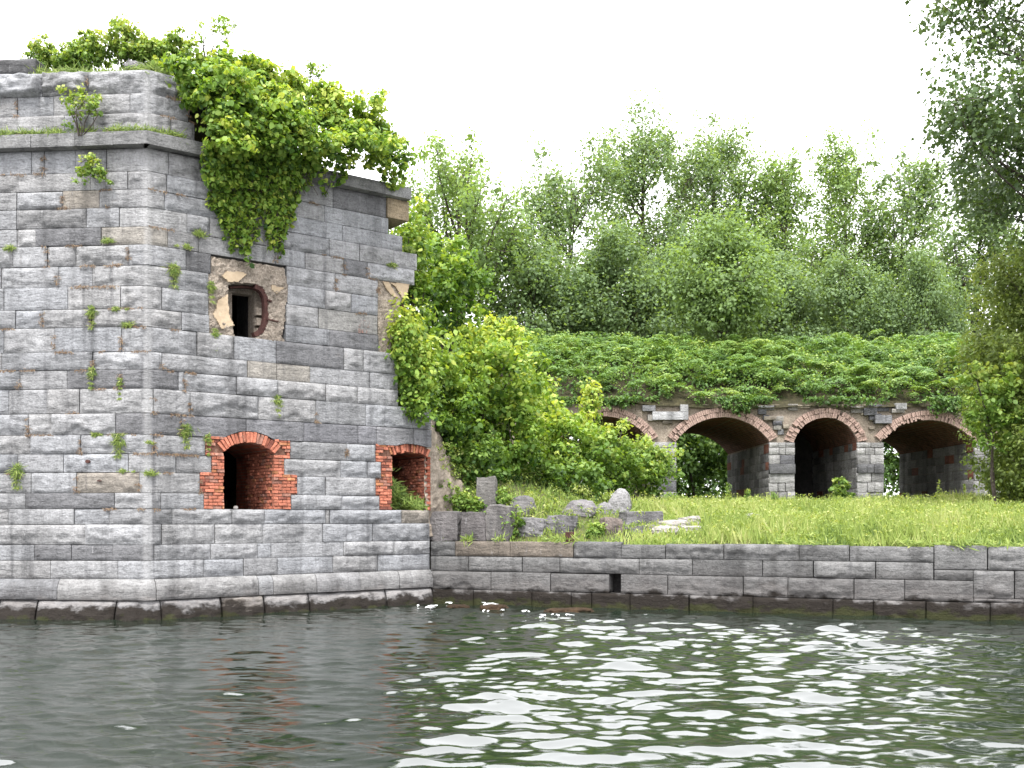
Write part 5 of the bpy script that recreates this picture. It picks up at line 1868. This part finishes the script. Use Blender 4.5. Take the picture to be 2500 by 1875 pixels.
# rocks and foam at the foot of the quay
for k, (px, yy, w, h, lb) in enumerate(((1205, 24.4, 0.65, 0.3, 'wet brown rock in the foam near the tower corner'), (1388, 23.9, 1.1, 0.22, 'flat wet brown rock awash at the foot of the quay'), (1120, 24.9, 0.5, 0.22, 'dark rock at the inner corner of the quay'))):
    rock('shore_rock', lb, 'rock', at(px, 1262 + (2.2 + 0.05) / yy * F, yy), (w, 0.5, h), 80.0 + k, M_WETROCK, None, 0.35, rotz=0.2 * k, group='wet rocks at the waterline')
V, Fc = [], []
rgf = np.random.default_rng(3)
for (px, py, n_, sp) in ((1060, 1481, 9, 18), (1185, 1478, 9, 16), (1245, 1492, 5, 40), (1350, 1503, 7, 35)):
    for q in range(n_):
        x_, y_ = px + rgf.normal(0, sp), py + rgf.normal(0, 3.5)
        yy = min(2.15 * F / (y_ - HZ), quay_y(0) + 9)
        c = at(x_, y_, yy)
        yq = quay_y(c.x)
        if c.y > yq - 0.12: c.y = yq - 0.12 - 0.3 * rgf.random()
        b0 = len(V)
        a0, w0, h0 = rgf.random() * 6, rgf.uniform(.03, .13), rgf.uniform(.01, .03)
        for t in range(9):
            rr_ = rgf.uniform(.6, 1.2)
            V.append((c.x + w0 * rr_ * math.cos(t * .698), c.y + h0 * 2 * rr_ * math.sin(t * .698), 0.035 + 0.05 * rgf.random()))
        V.append((c.x, c.y, 0.075))
        for t in range(9): Fc.append((b0 + t, b0 + (t + 1) % 9, b0 + 9))
tag(mesh_obj('foam', V, Fc, M_FOAM, smooth=True), 'white foam where waves break at the inner corner of the quay', 'foam', kind='stuff')

# ------------------------------------------------------------------ grass field
rg = np.random.default_rng(41)
NB = 118000
X = rg.uniform(-1.8, 24, NB)
tt = 0.22 + 19.7 * rg.random(NB) ** 1.25
Yq = np.array(QA.y + (QD.y / QD.x) * (X - QA.x))
Y = Yq + tt
keep = (Y < 44.7) & (np.abs(X / Y) < 0.56) & (np.sin(X * 9.1) * np.sin(Y * 7.3) + rg.random(NB) > -0.3)
X, Y, tt = X[keep], Y[keep], tt[keep]
gz = np.array([ground_z(x, y) for x, y in zip(X, Y)])
pn = np.array([fbm(x * 0.5, y * 0.35, 8.0, 3) for x, y in zip(X, Y)])
pn2 = np.array([nz(x * 1.7, y * 1.2, 2.0) for x, y in zip(X, Y)])
px_ = CX + X / Y * F
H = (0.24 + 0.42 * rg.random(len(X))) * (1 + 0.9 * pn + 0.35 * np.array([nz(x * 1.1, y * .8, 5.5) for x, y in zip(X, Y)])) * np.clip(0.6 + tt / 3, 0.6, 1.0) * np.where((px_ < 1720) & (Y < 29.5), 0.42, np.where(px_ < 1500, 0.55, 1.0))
keep = rg.random(len(X)) < np.where(px_ < 1540, 0.28, 1.0)
X, Y, gz, pn, pn2, H, tt, px_ = [a[keep] for a in (X, Y, gz, pn, pn2, H, tt, px_)]
n = len(X)
az = rg.random(n) * 6.283
ln = rg.random(n) * 0.55
T = np.stack([np.cos(az) * ln, np.sin(az) * ln, np.ones(n)], 1)
T = unitv(T)
P = np.stack([X, Y, gz], 1) + T * (H * .47)[:, None]
Nn = np.stack([rg.normal(0, .7, n), -0.8 + rg.normal(0, .5, n), 0.3 + 0 * X], 1)
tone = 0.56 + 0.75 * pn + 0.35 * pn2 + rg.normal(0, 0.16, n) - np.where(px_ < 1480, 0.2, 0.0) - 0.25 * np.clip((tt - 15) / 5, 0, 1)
wid = np.where(rg.random(n) < 0.25, 0.05, 0.022) * (Y / 28)
lv = Leaves()
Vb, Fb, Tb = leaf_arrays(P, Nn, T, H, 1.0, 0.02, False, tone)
# narrow the blades to their own width
Vb = Vb.reshape(n, 4, 3)
mid = (Vb[:, 1] + Vb[:, 3]) / 2
for k in (1, 3):
    d = Vb[:, k] - mid
    Vb[:, k] = mid - T * (H * 0.12)[:, None] + d / (H * 0.5)[:, None] * (wid / 2)[:, None]
lv.add(Vb.reshape(-1, 3), Fb, Tb)
# feathery heads and leafy tops that give the field its soft upper edge
k = rg.random(n) < 0.16
Ph = P[k] + T[k] * (H[k] * .5)[:, None]
m = len(Ph)
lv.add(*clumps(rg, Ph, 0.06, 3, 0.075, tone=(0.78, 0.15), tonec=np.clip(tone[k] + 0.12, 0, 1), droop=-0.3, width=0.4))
for k in range(110):                                   # tufts leaning out over the coping
    u_ = rg.uniform(0.9, 14.5)
    if nz(u_ * 1.3, 7.7) < -0.1: continue
    p = QUAY.P(u_, (1.6 if u_ < 5.2 else 1.565) + 0.01, -0.18 + 0.16 * rg.random())
    blade_tuft(rg, p, QUAY.n[0], rg.uniform(0.12, 0.3), 16, 0, lv, 0.012, (0.45, 0.25))
C, TC = [], []
for k in range(1500):
    x = rg.uniform(-1.0, 24); t_ = 0.6 + 18.5 * rg.random()
    y = QA.y + (QD.y / QD.x) * (x - QA.x) + t_
    if y > 44.5 or (y < 29.5 and x / y < 0.19 and rg.random() < 0.8): continue
    q = fbm(x * 0.5, y * 0.35, 8.0, 3)
    C.append((x, y, ground_z(x, y) + (0.22 + 0.3 * rg.random()) * (1 + .5 * q) * (0.6 if t_ < 2 else 1))); TC.append(0.62 + 0.5 * q + rg.normal(0, .17))
lv.add(*clumps(rg, C, 0.17, 22, 0.085, tone=(0.6, 0.2), tonec=np.array(TC), droop=-0.2, width=0.4))
tag(lv.build('tall_grass', M_GRASS), 'tall yellow green grass and weeds covering the ground behind the quay', 'grass', kind='stuff')
# darker weeds at the foot of the arches
C = []
for k in range(520):
    x = rg.uniform(4.5, 24); y = rg.uniform(42.6, 44.8)
    if nz(x * .6, 1.0) < -0.25: continue
    C.append((x, y, ground_z(x, y) + rg.random() * (0.45 + 0.4 * nz(x * .8, 6.0))))
lv = Leaves(); lv.add(*clumps(rg, C, 0.3, 22, 0.14, tone=(0.5, 0.2), width=0.5))
tag(lv.build('weeds', M_SHRUB), 'green weeds along the foot of the arches', 'weeds', kind='stuff')
# spire-shaped weeds standing above the grass
for k, (px, py, h, lb) in enumerate(((1778, 1225, 42, 'tall spire-shaped weed before the widest arch'), (1825, 1232, 34, 'slender weed right of the tallest spire'), (1890, 1238, 34, 'spire weed before the second pier'),
                                     (2292, 1215, 42, 'dry yellow seed stalk before the last arch'), (2355, 1220, 38, 'thin seed stalk right of the dry yellow one'))):
    Yw = 38.5 if k < 3 else 41.5
    top = at(px, py - h, Yw)
    zg = ground_z(top.x, Yw)
    root = thing('tall_weed', (top.x, Yw, zg), lb, 'weed', 'tall weeds before the arches')
    g = Geo(); g.tube([(top.x, Yw, zg - .05), (top.x + .02, Yw, (zg + top.z) / 2), (top.x, Yw, top.z)], [.014, .011, .005], 4); g.build('stem', M_BARK, root)
    C = [(top.x, Yw, zg + (top.z - zg) * q) for q in np.linspace(0.35, 1, 9)]
    l2 = Leaves(); l2.add(*clumps(rg, C, 0.14 if k < 3 else 0.06, 20 if k < 3 else 8, 0.12, tone=(0.6, .15), width=0.3, droop=0.1)); l2.build('foliage', M_GRASS if k >= 3 else M_SHRUB, root)
